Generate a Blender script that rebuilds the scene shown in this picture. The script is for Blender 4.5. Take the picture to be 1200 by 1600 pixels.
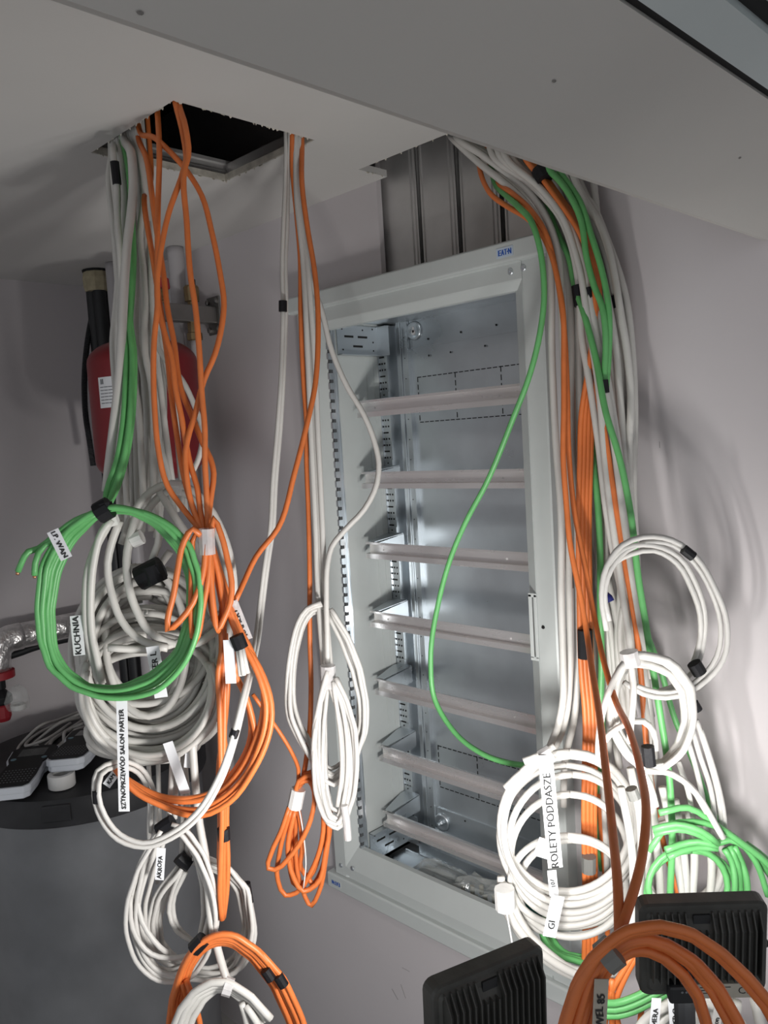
import bpy, bmesh, math, random
import numpy as np
from mathutils import Vector, Matrix
random.seed(7)
for o in list(bpy.data.objects): bpy.data.objects.remove(o)
S = bpy.context.scene; COL = S.collection

# ---------------- camera ----------------
CP = Vector((1.26520721, -1.12836174, 1.584691885))
pit, rol, yaw, FPX = -0.0887848484, -0.0615582707, 0.786585909, 1279.7
cy, sy = math.cos(yaw), math.sin(yaw)
f0 = Vector((-sy, cy, 0)); r0 = Vector((cy, sy, 0)); u0 = Vector((0, 0, 1))
FW = math.cos(pit)*f0 + math.sin(pit)*u0
u1 = -math.sin(pit)*f0 + math.cos(pit)*u0
RT = math.cos(rol)*r0 + math.sin(rol)*u1
UP = -math.sin(rol)*r0 + math.cos(rol)*u1
cam = bpy.data.cameras.new('camera'); co = bpy.data.objects.new('camera', cam); COL.objects.link(co)
co.matrix_world = Matrix(((RT.x, UP.x, -FW.x, CP.x), (RT.y, UP.y, -FW.y, CP.y), (RT.z, UP.z, -FW.z, CP.z), (0, 0, 0, 1)))
cam.sensor_fit = 'VERTICAL'; cam.sensor_height = 36; cam.lens = FPX/1600*36; cam.clip_start = .02
S.camera = co
FH = Vector((-0.708, 0.706, 0)).normalized(); RH = Vector((FH.y, -FH.x, 0))

def ray(x, y): return FW + RT*((x-600)/FPX) + UP*((800-y)/FPX)
def at(x, y, d):                       # a point of the room d metres ahead, on the plumb plane there
    r = ray(x, y); return CP + r*(d/r.dot(FH))
def aty(x, y, Y):                      # a point of the plane parallel to the cabinet wall
    r = ray(x, y); return CP + r*((Y-CP.y)/r.y)
def atz(x, y, Z):
    r = ray(x, y); return CP + r*((Z-CP.z)/r.z)
def atx(x, y, X):
    r = ray(x, y); return CP + r*((X-CP.x)/r.x)

# ---------------- world, exposure ----------------
W = bpy.data.worlds.new('world'); S.world = W; W.use_nodes = True
W.node_tree.nodes['Background'].inputs[0].default_value = (.93, .96, 1, 1)
W.node_tree.nodes['Background'].inputs[1].default_value = WORLD_STRENGTH = .5
S.view_settings.view_transform = 'Standard'; S.view_settings.look = 'None'
S.view_settings.gamma = 1; S.view_settings.use_curve_mapping = False
S.view_settings.exposure = 0.06
LAMP_W = {'right': 1.8, 'left': 4.6}

# ---------------- materials ----------------
def mat(name, col, rough=.5, metal=0., noise=0., nscale=20., bump=0., bscale=200., spec=.5, trans=0., alpha=1., coat=0., stretch=None, rvar=0.):
    m = bpy.data.materials.new(name); m.use_nodes = True; nt = m.node_tree; b = nt.nodes['Principled BSDF']
    b.inputs['Base Color'].default_value = (*col, 1); b.inputs['Roughness'].default_value = rough
    b.inputs['Metallic'].default_value = metal; b.inputs['Specular IOR Level'].default_value = spec
    b.inputs['Transmission Weight'].default_value = trans; b.inputs['Alpha'].default_value = alpha
    b.inputs['Coat Weight'].default_value = coat
    tc = nt.nodes.new('ShaderNodeTexCoord'); vec = tc.outputs['Object']
    if stretch:
        mp = nt.nodes.new('ShaderNodeMapping'); mp.inputs['Scale'].default_value = stretch
        nt.links.new(vec, mp.inputs['Vector']); vec = mp.outputs['Vector']
    if noise or rvar:
        n = nt.nodes.new('ShaderNodeTexNoise'); n.inputs['Scale'].default_value = nscale; n.inputs['Detail'].default_value = 5
        nt.links.new(vec, n.inputs['Vector'])
        if noise:
            r = nt.nodes.new('ShaderNodeValToRGB')
            r.color_ramp.elements[0].position = .3; r.color_ramp.elements[1].position = .7
            r.color_ramp.elements[0].color = (*[c*(1-noise) for c in col], 1); r.color_ramp.elements[1].color = (*[min(1, c*(1+noise)) for c in col], 1)
            nt.links.new(n.outputs['Fac'], r.inputs['Fac']); nt.links.new(r.outputs['Color'], b.inputs['Base Color'])
        if rvar:
            mr = nt.nodes.new('ShaderNodeMapRange'); mr.inputs['From Min'].default_value = .3; mr.inputs['From Max'].default_value = .7
            mr.inputs['To Min'].default_value = max(.02, rough-rvar); mr.inputs['To Max'].default_value = rough+rvar
            nt.links.new(n.outputs['Fac'], mr.inputs['Value']); nt.links.new(mr.outputs['Result'], b.inputs['Roughness'])
    if bump:
        n2 = nt.nodes.new('ShaderNodeTexNoise'); n2.inputs['Scale'].default_value = bscale; n2.inputs['Detail'].default_value = 3
        nt.links.new(vec, n2.inputs['Vector'])
        bp = nt.nodes.new('ShaderNodeBump'); bp.inputs['Strength'].default_value = bump; bp.inputs['Distance'].default_value = .012 if name.startswith('crinkled') else .002
        nt.links.new(n2.outputs['Fac'], bp.inputs['Height']); nt.links.new(bp.outputs['Normal'], b.inputs['Normal'])
    return m
M = {}
M['wall'] = mat('lilac_white_paint', (.56, .525, .535), .75, noise=.03, nscale=3, bump=.15, bscale=60)
M['ceil'] = mat('white_ceiling_paint', (.58, .565, .545), .8, noise=.02, nscale=4, bump=.1, bscale=60)
M['slope'] = mat('grey_white_slope_paint', (.5, .485, .46), .8, noise=.025, nscale=5, bump=.1, bscale=60)
M['board'] = mat('plasterboard_edge', (.5, .47, .41), .9, noise=.25, nscale=60)
M['paper'] = mat('torn_board_paper', (.62, .58, .5), .9, noise=.1, nscale=80)
M['void'] = mat('void_shade_black', (.012, .012, .014), .9)  # near-black colour stands for the shade in the ceiling void and wall cavity
M['floor'] = mat('grey_screed', (.32, .31, .3), .8, noise=.12, nscale=6)
M['galv'] = mat('galvanised_steel', (.6, .64, .67), .36, metal=.88, noise=.12, nscale=7, rvar=.1)
M['galvd'] = mat('galvanised_stud', (.66, .65, .64), .42, metal=.8, noise=.22, nscale=5, rvar=.1)
M['alu'] = mat('bright_rail_steel', (.9, .87, .86), .27, metal=.86, noise=.02, nscale=4, rvar=.04, stretch=(1, 6, 6))
M['ral'] = mat('light_grey_enamel', (.53, .56, .55), .38, noise=.015, nscale=30, bump=.05, bscale=500)
M['gap'] = mat('dark_tooth_gap', (.07, .075, .08), .7)
M['hole'] = mat('dark_punched_hole', (.01, .01, .01), .9)
M['blue'] = mat('blue_print', (.015, .09, .42), .5)
M['sticker'] = mat('pale_blue_sticker', (.5, .58, .68), .5)
M['white'] = mat('white_cable_sheath', (.555, .54, .51), .45, noise=.04, nscale=25)
M['whitethin'] = mat('white_thin_cable_sheath', (.555, .54, .515), .48, noise=.03, nscale=25)
M['orange'] = mat('orange_cable_sheath', (.64, .165, .04), .45, noise=.08, nscale=40)
M['rust'] = mat('shaded_orange_cable_sheath', (.48, .125, .04), .42, noise=.08, nscale=40)  # shaded copy of the orange sheath, not used on any cable
M['green'] = mat('green_cable_sheath', (.12, .40, .13), .42, noise=.08, nscale=40)
M['tape'] = mat('black_insulating_tape', (.008, .008, .01), .5, bump=.2, bscale=150, spec=.25)
M['gtape'] = mat('grey_cloth_tape', (.16, .16, .15), .5, bump=.3, bscale=150)
M['ctape'] = mat('clear_packing_tape', (.72, .7, .7), .2, noise=.1, nscale=60, bump=.5, bscale=60, alpha=.62)
M['wtape'] = mat('white_tape', (.75, .74, .72), .4, bump=.4, bscale=80)
M['tag'] = mat('white_label_tape', (.76, .77, .79), .3, bump=.1, bscale=30)
M['ink'] = mat('black_marker_ink', (.02, .02, .02), .6)
M['black'] = mat('black_cast_housing', (.055, .055, .05), .5, noise=.3, nscale=30, bump=.1, bscale=250)
M['blackp'] = mat('black_plastic', (.015, .016, .018), .5, noise=.2, nscale=20)
M['lid'] = mat('black_foam_lid', (.022, .022, .025), .6, noise=.35, nscale=14, bump=.1, bscale=90)
M['tank'] = mat('dark_grey_tank_jacket', (.19, .195, .205), .38, noise=.12, nscale=9)
M['red'] = mat('red_vessel_paint', (.2, .009, .014), .33, noise=.06, nscale=10)
M['redp'] = mat('red_plastic', (.35, .02, .03), .5)
M['brass'] = mat('aged_brass', (.3, .22, .12), .4, metal=.85, noise=.2, nscale=30)
M['steel'] = mat('zinc_bracket_steel', (.27, .26, .25), .4, metal=.9, noise=.15, nscale=12)
M['foil'] = mat('crinkled_foil', (.8, .78, .77), .32, metal=.85, noise=.2, nscale=25, bump=1., bscale=28)
M['pvc'] = mat('pale_grey_pipe', (.42, .4, .41), .45)
M['foam'] = mat('beige_foam_collar', (.38, .33, .22), .9, noise=.3, nscale=30)
M['shelf'] = mat('white_unit_enamel', (.6, .58, .58), .4)
M['devwhite'] = mat('white_device_plastic', (.6, .63, .68), .4)
M['devblack'] = mat('glossy_black_keypad', (.008, .009, .01), .55, spec=.25)
M['screen'] = mat('grey_lcd', (.03, .035, .035), .2)
M['key'] = mat('grey_key_print', (.16, .17, .18), .5)
M['keyblue'] = mat('blue_grey_key', (.12, .22, .27), .4)
M['bag'] = mat('clear_plastic_bag', (.7, .72, .7), .12, bump=.8, bscale=40, alpha=.24)
M['bagfill'] = mat('cream_plastic_parts', (.5, .48, .4), .5)
M['greenbag'] = mat('dark_green_cloth', (.01, .11, .09), .6, bump=.4, bscale=60)
M['copper'] = mat('bare_copper', (.6, .3, .17), .35, metal=.9)
M['plate'] = mat('silver_rating_plate', (.4, .37, .31), .5, noise=.1, nscale=60)
M['glass'] = mat('dark_roof_glass', (.004, .005, .006), .08)
M['winframe'] = mat('blue_grey_window_frame', (.50, .55, .55), .5, noise=.05, nscale=5)
M['winblack'] = mat('black_window_seal', (.006, .006, .006), .6)
M['bluep'] = mat('blue_plastic_clip', (.03, .04, .3), .5)
g = bpy.data.materials.new('lit_led_panel'); g.use_nodes = True; gn = g.node_tree
gn.nodes.remove(gn.nodes['Principled BSDF']); em = gn.nodes.new('ShaderNodeEmission')
em.inputs[0].default_value = (1, .98, .94, 1); em.inputs[1].default_value = 14
gn.links.new(em.outputs[0], gn.nodes['Material Output'].inputs[0]); M['led'] = g

# ---------------- object helpers ----------------
def link(o, parent=None):
    COL.objects.link(o)
    if parent is not None: o.parent = parent
    return o
def mesh(name, V, F, m, parent=None, smooth=False):
    me = bpy.data.meshes.new(name); me.from_pydata([tuple(v) for v in V], [], F); me.update()
    if smooth: me.polygons.foreach_set('use_smooth', [True]*len(me.polygons))
    me.materials.append(M[m] if isinstance(m, str) else m)
    return link(bpy.data.objects.new(name, me), parent)
def tag_(o, label=None, cat=None, group=None, kind=None):
    if label: o['label'] = label
    if cat: o['category'] = cat
    if group: o['group'] = group
    if kind: o['kind'] = kind
    return o
def thing(name, label, cat, loc=(0, 0, 0), rot=None, group=None):
    o = bpy.data.objects.new(name, None); COL.objects.link(o); o.empty_display_size = .05
    o.location = loc
    if rot is not None: o.rotation_euler = rot
    return tag_(o, label, cat, group)
class MB:                                     # collects shapes for one mesh object
    def __init__(s): s.V = []; s.F = []
    def add(s, V, F):
        k = len(s.V); s.V += [Vector(v) for v in V]; s.F += [tuple(i+k for i in f) for f in F]; return s
    def box(s, a, b):
        x0, y0, z0 = a; x1, y1, z1 = b
        V = [(x0, y0, z0), (x1, y0, z0), (x1, y1, z0), (x0, y1, z0), (x0, y0, z1), (x1, y0, z1), (x1, y1, z1), (x0, y1, z1)]
        return s.add(V, [(3, 2, 1, 0), (4, 5, 6, 7), (0, 1, 5, 4), (1, 2, 6, 5), (2, 3, 7, 6), (3, 0, 4, 7)])
    def prism(s, poly, vec):                  # closed polygon swept along vec
        n = len(poly); P = [Vector(p) for p in poly]; v = Vector(vec)
        F = [tuple(range(n))[::-1], tuple(range(n, 2*n))] + [(i, (i+1) % n, (i+1) % n+n, i+n) for i in range(n)]
        return s.add(P+[p+v for p in P], F)
    def lathe(s, prof, c=(0, 0, 0), n=32, axis='z'):   # prof: (r, h)
        V = []; F = []; c = Vector(c)
        for r, h in prof:
            for i in range(n):
                a = 2*math.pi*i/n; p = (r*math.cos(a), r*math.sin(a), h)
                if axis == 'y': p = (p[0], h, p[1])
                if axis == 'x': p = (h, p[0], p[1])
                V.append(c+Vector(p))
        for j in range(len(prof)-1):
            for i in range(n): F.append((j*n+i, j*n+(i+1) % n, (j+1)*n+(i+1) % n, (j+1)*n+i))
        F.append(tuple(range(n))[::-1]); F.append(tuple(range((len(prof)-1)*n, len(prof)*n)))
        return s.add(V, F)
    def tube(s, P, r, n=8, flat=1., cap=True):
        V, F = tube_geo(P, r, n, flat, cap); return s.add(V, F)
    def build(s, name, m, parent=None, smooth=False, bevel=0., mtx=None, auto=None):
        V = [mtx @ v for v in s.V] if mtx is not None else s.V
        o = mesh(name, V, s.F, m, parent, smooth)
        if bevel:
            b = o.modifiers.new('bevel', 'BEVEL'); b.width = bevel; b.segments = 2; b.limit_method = 'ANGLE'
        if auto:
            bm = bmesh.new(); bm.from_mesh(o.data)
            for e in bm.edges:
                if len(e.link_faces) == 2 and e.calc_face_angle(0) > auto: e.smooth = False
            bm.to_mesh(o.data); bm.free()
        return o
def resample(P, step):
    P = np.array([tuple(p) for p in P], float)
    if len(P) < 3:
        n = max(2, int(np.linalg.norm(P[1]-P[0])/step)+1); t = np.linspace(0, 1, n)[:, None]; return P[0]*(1-t)+P[1]*t
    Q = np.vstack([2*P[0]-P[1], P, 2*P[-1]-P[-2]]); out = []
    for i in range(1, len(Q)-2):
        p0, p1, p2, p3 = Q[i-1], Q[i], Q[i+1], Q[i+2]
        n = max(1, int(math.ceil(np.linalg.norm(p2-p1)/step)))
        t = (np.arange(n)/n)[:, None]
        # centripetal-ish: damp the tangents where segment lengths differ
        l1 = np.linalg.norm(p2-p1)+1e-9; l0 = np.linalg.norm(p1-p0)+1e-9; l2 = np.linalg.norm(p3-p2)+1e-9
        m1 = ((p1-p0)/l0*l1+(p2-p1)/l1*l0)/(l0+l1)*l1; m2 = ((p2-p1)/l1*l2+(p3-p2)/l2*l1)/(l1+l2)*l1
        out.append((2*t**3-3*t**2+1)*p1+(t**3-2*t**2+t)*m1+(-2*t**3+3*t**2)*p2+(t**3-t**2)*m2)
    out.append(P[-1][None]); return np.vstack(out)
def tube_geo(P, r, n=8, flat=1., cap=True, step=.016):
    P = resample(P, step); k = len(P)
    T = np.gradient(P, axis=0); T /= (np.linalg.norm(T, axis=1)[:, None]+1e-12)
    ref = np.array(tuple(FH)); N = np.zeros_like(P)
    u = np.cross(T[0], ref)
    if np.linalg.norm(u) < .1: u = np.cross(T[0], np.array((0, 0, 1.)))
    u /= np.linalg.norm(u)
    for i in range(k):
        u = u-T[i]*u.dot(T[i]); u /= (np.linalg.norm(u)+1e-12); N[i] = u
    B = np.cross(T, N); a = np.arange(n)*2*np.pi/n
    V = P[:, None, :]+r*(np.cos(a)[None, :, None]*N[:, None, :]+flat*np.sin(a)[None, :, None]*B[:, None, :])
    V = V.reshape(-1, 3); F = []
    for j in range(k-1):
        o = j*n
        for i in range(n): F.append((o+i, o+(i+1) % n, o+n+(i+1) % n, o+n+i))
    if cap: F.append(tuple(range(n))[::-1]); F.append(tuple(range((k-1)*n, k*n)))
    return [tuple(v) for v in V], F
def text_geo(s, size):
    c = bpy.data.curves.new('lettering', 'FONT'); c.body = s; c.size = size; c.align_x = 'CENTER'; c.align_y = 'CENTER'; c.resolution_u = 2
    o = bpy.data.objects.new('lettering', c); me = bpy.data.meshes.new_from_object(o)
    V = [v.co.copy() for v in me.vertices]; F = [tuple(p.vertices) for p in me.polygons]
    bpy.data.objects.remove(o); bpy.data.meshes.remove(me); return V, F
def frame(o, x, n):                           # x axis, face normal -> matrix with z = normal
    x = Vector(x).normalized(); n = Vector(n); n = (n-x*n.dot(x)).normalized(); y = n.cross(x)
    return Matrix(((x.x, y.x, n.x, o[0]), (x.y, y.y, n.y, o[1]), (x.z, y.z, n.z, o[2]), (0, 0, 0, 1)))
def lettering(s, size, mtx, m='ink', parent=None, sx=1.):
    V, F = text_geo(s, size); b = MB(); b.add([(v.x*sx, v.y, 0) for v in V], F)
    return b.build('lettering', m, parent, mtx=mtx)
def px(s): return [tuple(float(c) for c in q.split(',')) for q in s.split()]
# ---------------- room shell ----------------
ZC, YW, XB, XL, ZL = 2.076, .03, -1.03, .86, 1.812
def grid_plane(name, us, vs, holes, fn, thick, m):
    """rectangular sheet in (u, v) with rectangular holes, given thickness, as one mesh"""
    us = sorted(set(us)); vs = sorted(set(vs)); solid = {}
    for i in range(len(us)-1):
        for j in range(len(vs)-1):
            cu, cv = (us[i]+us[i+1])/2, (vs[j]+vs[j+1])/2
            solid[i, j] = not any(a < cu < b and c < cv < d for a, b, c, d in holes)
    V = []; F = []; idx = {}
    def v(i, j, k):
        if (i, j, k) not in idx: idx[i, j, k] = len(V); V.append(fn(us[i], vs[j], thick*k))
        return idx[i, j, k]
    for (i, j), s in solid.items():
        if not s: continue
        F.append((v(i, j, 0), v(i+1, j, 0), v(i+1, j+1, 0), v(i, j+1, 0))); F.append((v(i, j+1, 1), v(i+1, j+1, 1), v(i+1, j, 1), v(i, j, 1)))
        for di, dj, a, b in ((-1, 0, (i, j+1), (i, j)), (1, 0, (i+1, j), (i+1, j+1)), (0, -1, (i, j), (i+1, j)), (0, 1, (i+1, j+1), (i, j+1))):
            if not solid.get((i+di, j+dj), False): F.append((v(*b, 0), v(*a, 0), v(*a, 1), v(*b, 1)))
    o = mesh(name, V, F, m); o['kind'] = 'structure'
    bm = bmesh.new(); bm.from_mesh(o.data); bmesh.ops.recalc_face_normals(bm, faces=bm.faces); bm.to_mesh(o.data); bm.free()
    return o
H1 = (-.022, .232, -.465, -.204)               # square hatch: x0 x1 y0 y1
H2 = (.167, .74, -.044, .06)                   # slot along the cabinet wall
CAB = (-.045, .475, .63, 1.85)                 # hole for the cabinet box
STUD = (.138, .505, 1.85, 2.2)                  # stripped board above the cabinet
wall = grid_plane('wall_right', [XB, 2.4, CAB[0], CAB[1], STUD[0], STUD[1]], [0, 2.6, CAB[2], CAB[3], STUD[2], STUD[3]], [CAB, STUD], lambda u, v, t: (u, YW+t, v), .0125, 'wall')
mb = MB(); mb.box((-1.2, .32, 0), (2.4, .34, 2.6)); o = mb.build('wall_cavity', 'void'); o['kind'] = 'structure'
mb = MB(); mb.box((XB-.1, -2.3, 0), (XB, .4, 2.6)); o = mb.build('wall_back', 'wall'); o['kind'] = 'structure'
mb = MB(); mb.box((XB-.1, -2.3, -.1), (2.4, .4, 0)); o = mb.build('floor', 'floor'); o['kind'] = 'structure'
ceiling = grid_plane('ceiling', [XB, XL, H1[0], H1[1], H2[0], H2[1]], [-2.3, YW, H1[2], H1[3], H2[2]], [H1, H2], lambda u, v, t: (u, v, ZC+t), .0125, 'ceil')
# sloping roof lining that starts a step below the flat ceiling and rises to the right, with the roof window in it
SL = .5; xw0 = .979; xw1 = 1.75; yw0, yw1 = -1.25, -.12
slope = grid_plane('ceiling_slope', [XL, 2.4, xw0, xw1], [-2.3, YW, yw0, yw1], [(xw0, xw1, yw0, yw1)], lambda u, v, t: (u-t*.45, v, ZL+SL*(u-XL)+t*.9), .03, 'slope')
mb = MB(); mb.box((XL-.012, -2.3, ZL+.004), (XL, YW, ZC+.01)); o = mb.build('ceiling_step', 'slope'); o['kind'] = 'structure'
mb = MB(); mb.box((XB-.1, -2.3, 2.42), (XL+.1, .4, 2.46)); mb.box((XL+.0, -2.3, ZC+.02), (XL+.02, .4, 2.44)); mb.box((XB-.1, -2.32, ZC+.0), (XL, -2.3, 2.44))  # dark box added to keep light from leaking into the ceiling void
o = mb.build('added_void_box', 'void'); o['kind'] = 'structure'
# roof window: casing, dark gap, sash, pane
def sl(u, v, t): return (u-t*.45, v, ZL+SL*(u-XL)+t*.9)
def slbar(mb, u0, u1, v0, v1, t0, t1):
    V = [sl(u, v, t) for t in (t0, t1) for u, v in ((u0, v0), (u1, v0), (u1, v1), (u0, v1))]
    mb.add(V, [(3, 2, 1, 0), (4, 5, 6, 7), (0, 1, 5, 4), (1, 2, 6, 5), (2, 3, 7, 6), (3, 0, 4, 7)])
def ring4(u0, u1, v0, v1, w, t0, t1):
    mb = MB(); slbar(mb, u0, u0+w, v0, v1, t0, t1); slbar(mb, u1-w, u1, v0, v1, t0, t1); slbar(mb, u0+w, u1-w, v0, v0+w, t0, t1); slbar(mb, u0+w, u1-w, v1-w, v1, t0, t1); return mb
win = tag_(bpy.data.objects.new('window_1', None), kind='structure'); COL.objects.link(win)
ring4(xw0, xw1, yw0, yw1, .006, .006, .03).build('window_seal', 'winblack', win)
ring4(xw0+.006, xw1-.006, yw0+.006, yw1-.006, .028, -.001, .05).build('window_frame', 'winframe', win)
ring4(xw0+.034, xw1-.034, yw0+.034, yw1-.034, .012, .02, .06).build('window_gasket', 'winblack', win)
ring4(xw0+.046, xw1-.046, yw0+.046, yw1-.046, .03, .012, .06).build('window_sash', 'winframe', win)
mb = MB(); slbar(mb, xw0+.07, xw1-.07, yw0+.07, yw1-.07, .05, .058); mb.build('window_pane', 'glass', win)
# hatch edge: torn paper, crumbly core and the zinc ceiling channel above
mb = MB(); rnd = random.Random(3)
def flakes(mb, a, b, n, out):
    for i in range(n):
        t = rnd.random(); p = Vector(a)*(1-t)+Vector(b)*t; w = rnd.uniform(.001, .0035); d = (Vector(b)-Vector(a)).normalized()
        q = p+Vector(out)*rnd.uniform(-.003, .002)+Vector((0, 0, -rnd.uniform(.0005, .0035)))
        mb.prism([p-d*w, p+d*w, q+d*w*.2], (0, 0, .0012))
z = ZC-.0005
for a, b, out, n in (((H1[0], H1[2], z), (H1[1], H1[2], z), (0, -1, 0), 22), ((H1[1], H1[2], z), (H1[1], H1[3], z), (1, 0, 0), 22), ((H1[0], H1[3], z), (H1[1], H1[3], z), (0, 1, 0), 16), ((H1[0], H1[2], z), (H1[0], H1[3], z), (-1, 0, 0), 16), ((H2[0], H2[2], z), (H2[1], H2[2], z), (0, -1, 0), 16), ((H2[0], H2[2], z), (H2[0], YW, z), (-1, 0, 0), 6)):
    flakes(mb, a, b, n, out)
o = mb.build('torn_paper', 'paper', ceiling); o['kind'] = 'stuff'
mb = MB()
for x0, y0, x1, y1 in ((H1[0]-.0005, H1[2], H1[0]+.0012, H1[3]), (H1[0], H1[3]-.0012, H1[1], H1[3]+.0005), (H1[0], H1[2]-.0005, H1[1], H1[2]+.0012), (H1[1]-.0012, H1[2], H1[1]+.0005, H1[3])):
    mb.box((x0, y0, ZC+.0008), (x1, y1, ZC+.0125))
mb.build('board_core', 'board', ceiling)
mb = MB(); x = H1[0]-.004
mb.prism([(x, -.62, ZC+.013), (x, -.62, ZC+.02), (x-.004, -.62, ZC+.022), (x-.004, -.62, ZC+.032), (x, -.62, ZC+.034), (x, -.62, ZC+.04), (x-.05, -.62, ZC+.04), (x-.05, -.62, ZC+.013)], (0, .6, 0))
mb.build('ceiling_channel', 'galvd', ceiling)
mb = MB(); mb.box((H1[0]-.05, H1[3]+.01, ZC+.013), (.8, H1[3]+.035, ZC+.035)); mb.build('ceiling_channel', 'galvd', ceiling)
mb = MB(); mb.box((-.9, -1.2, 2.28), (.8, -1.14, 2.42)); mb.box((-.9, -.35, 2.3), (.8, -.29, 2.42)); mb.build('ceiling_beam', 'void', ceiling)
mb = MB(); mb.lathe([(.004, 0), (.006, .001), (.006, .003), (.002, .004)], (.15, -.2, ZC+.05), 10); mb.build('screw', 'galv', ceiling)
# wall marks: scuffs low on the wall and small dents in the slope
mb = MB()
for p, q, w in (((612, 1545), (622, 1562), 1.6), ((626, 1538), (634, 1560), 1.4), ((628, 1512), (640, 1518), 1.), ((1030, 690), (1031, 700), .8)):
    a, b = aty(*p, YW-.0004), aty(*q, YW-.0004); d = (b-a).normalized(); n = Vector((d.z, 0, -d.x))*w*.0009
    mb.add([a-n, a+n*.4, b+n, b-n*.3], [(0, 1, 2, 3)])
mb.build('scuff_mark', mat('scuff', (.3, .28, .28), .8), wall)
mb = MB()
for (x, y) in ((866, 127), (219, 20), (1156, 247)):
    r = ray(x, y); nrm = Vector((-.45, 0, .9)); k = (Vector(sl(XL, 0, -.0006))-CP).dot(nrm)/r.dot(nrm); p = CP+r*k
    a = [p+Vector((.0012*math.cos(t)*(1+.4*math.sin(3*t)), .0022*math.sin(t), .5*.0012*math.cos(t))) for t in np.arange(8)*math.pi/4]
    mb.add(a, [tuple(range(8))])
mb.build('small_dent', mat('dent', (.2, .19, .18), .9), slope)

# ---------------- wall studs above the cabinet ----------------
xs = [(.098, .221), (.2285, .3145), (.3225, .4085), (.4165, .50)]
ords = ['leftmost', 'second', 'third', 'fourth']
for i, (a, b) in enumerate(xs):
    y0 = YW+.022; mb = MB()
    pr = [(a, y0+.045), (a, y0), (a+.004, y0), (a+.0055, y0+.003), (a+.0075, y0+.003), (a+.009, y0), (b-.017, y0), (b-.0155, y0+.003), (b-.0135, y0+.003), (b-.012, y0), (b-.008, y0), (b-.0065, y0+.003), (b-.0045, y0+.003), (b-.003, y0), (b, y0), (b, y0+.045), (b-.001, y0+.045), (b-.001, y0+.001), (a+.001, y0+.001), (a+.001, y0+.045)]
    outer = pr[1:15]; inner = [(x, y+.001) for x, y in outer]
    n = len(outer)
    for k in range(n-1):
        mb.prism([(outer[k][0], outer[k][1], 1.845), (outer[k+1][0], outer[k+1][1], 1.845), (inner[k+1][0], inner[k+1][1], 1.845), (inner[k][0], inner[k][1], 1.845)], (0, 0, .55))
    mb.box((a, y0, 1.845), (a+.0008, y0+.045, 2.395)); mb.box((b-.0008, y0, 1.845), (b, y0+.045, 2.395))
    lab = ['zinc wall stud, first from the bare wall edge, above the grey cabinet', 'zinc wall stud, second from the bare wall edge, above the grey cabinet', 'zinc wall stud, third from the bare wall edge, behind the thin orange cable', 'zinc wall stud, last of four, mostly behind the white cables'][i]
    o = mb.build('wall_stud', 'galvd'); tag_(o, lab, 'wall stud', 'zinc studs above the cabinet')

# ---------------- distribution cabinet ----------------
cab = thing('distribution_cabinet', 'tall open light grey enamelled distribution cabinet with seven mounting rails', 'cabinet', (.215, 0, 0))
def cpart(mb, name, m, parent=None, bevel=0., smooth=False, auto=None):
    return mb.build(name, m, parent or cab, bevel=bevel, smooth=smooth, auto=auto, mtx=Matrix.Translation((-.215, 0, 0)) if (parent is None) else None)
def sub(mb, name, m, parent, **k): return mb.build(name, m, parent, mtx=Matrix.Translation((-.215, 0, 0)), **k)
XO0, XO1 = -.09, .52
for s in (0, 1):                                # side flanges: front face, groove, slanted inner face
    mb = MB()
    def xx(v): return v if not s else .43-v
    pr = [(-.09, .03), (-.09, .002), (-.087, 0), (-.0535, 0), (-.052, .0015), (-.0515, .0005), (-.024, .021), (-.022, .03)]
    mb.prism([(xx(x), y, .628) for x, y in pr], (0, 0, 1.229))
    cpart(mb, 'side_flange', 'ral')
def hprofile(zs):                               # top and bottom frame bars: stepped section swept along X
    mb = MB(); mb.prism([(XO0-.018, y, z) for y, z in zs], (XO1-XO0+.036, 0, 0)); return mb
top = [(.03, 1.815), (.016, 1.815), (.001, 1.828), (0, 1.83), (0, 1.856), (-.009, 1.858), (-.011, 1.861), (-.011, 1.889), (-.008, 1.892), (.03, 1.892)]
mb = MB(); mb.prism([(-.052, y, z) for y, z in top[:6]+[(.03, 1.858)]], (.534, 0, 0)); cpart(mb, 'top_bar', 'ral')
mb = hprofile([(.03, 1.857)]+[(-.002, 1.857)]+top[5:]); cpart(mb, 'top_cover', 'ral', bevel=.0015)
bot = [(.03, .697), (.018, .697), (.001, .655), (0, .652), (0, .634), (.004, .632), (.004, .624)]
mb = MB(); mb.prism([(-.0535, y, z) for y, z in bot+[(.03, .624)]], (.537, 0, 0)); cpart(mb, 'bottom_bar', 'ral')
mb = hprofile([(.03, .627), (-.007, .627), (-.009, .624), (-.009, .594), (-.006, .591), (.03, .591)]); cpart(mb, 'bottom_cover', 'ral', bevel=.0015)
for x in (XO0-.018, XO1+.012):
    mb = MB(); mb.box((x, -.0115, 1.8575), (x+.006, .028, 1.8915)); cpart(mb, 'end_cap', 'ral', bevel=.002)
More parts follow.
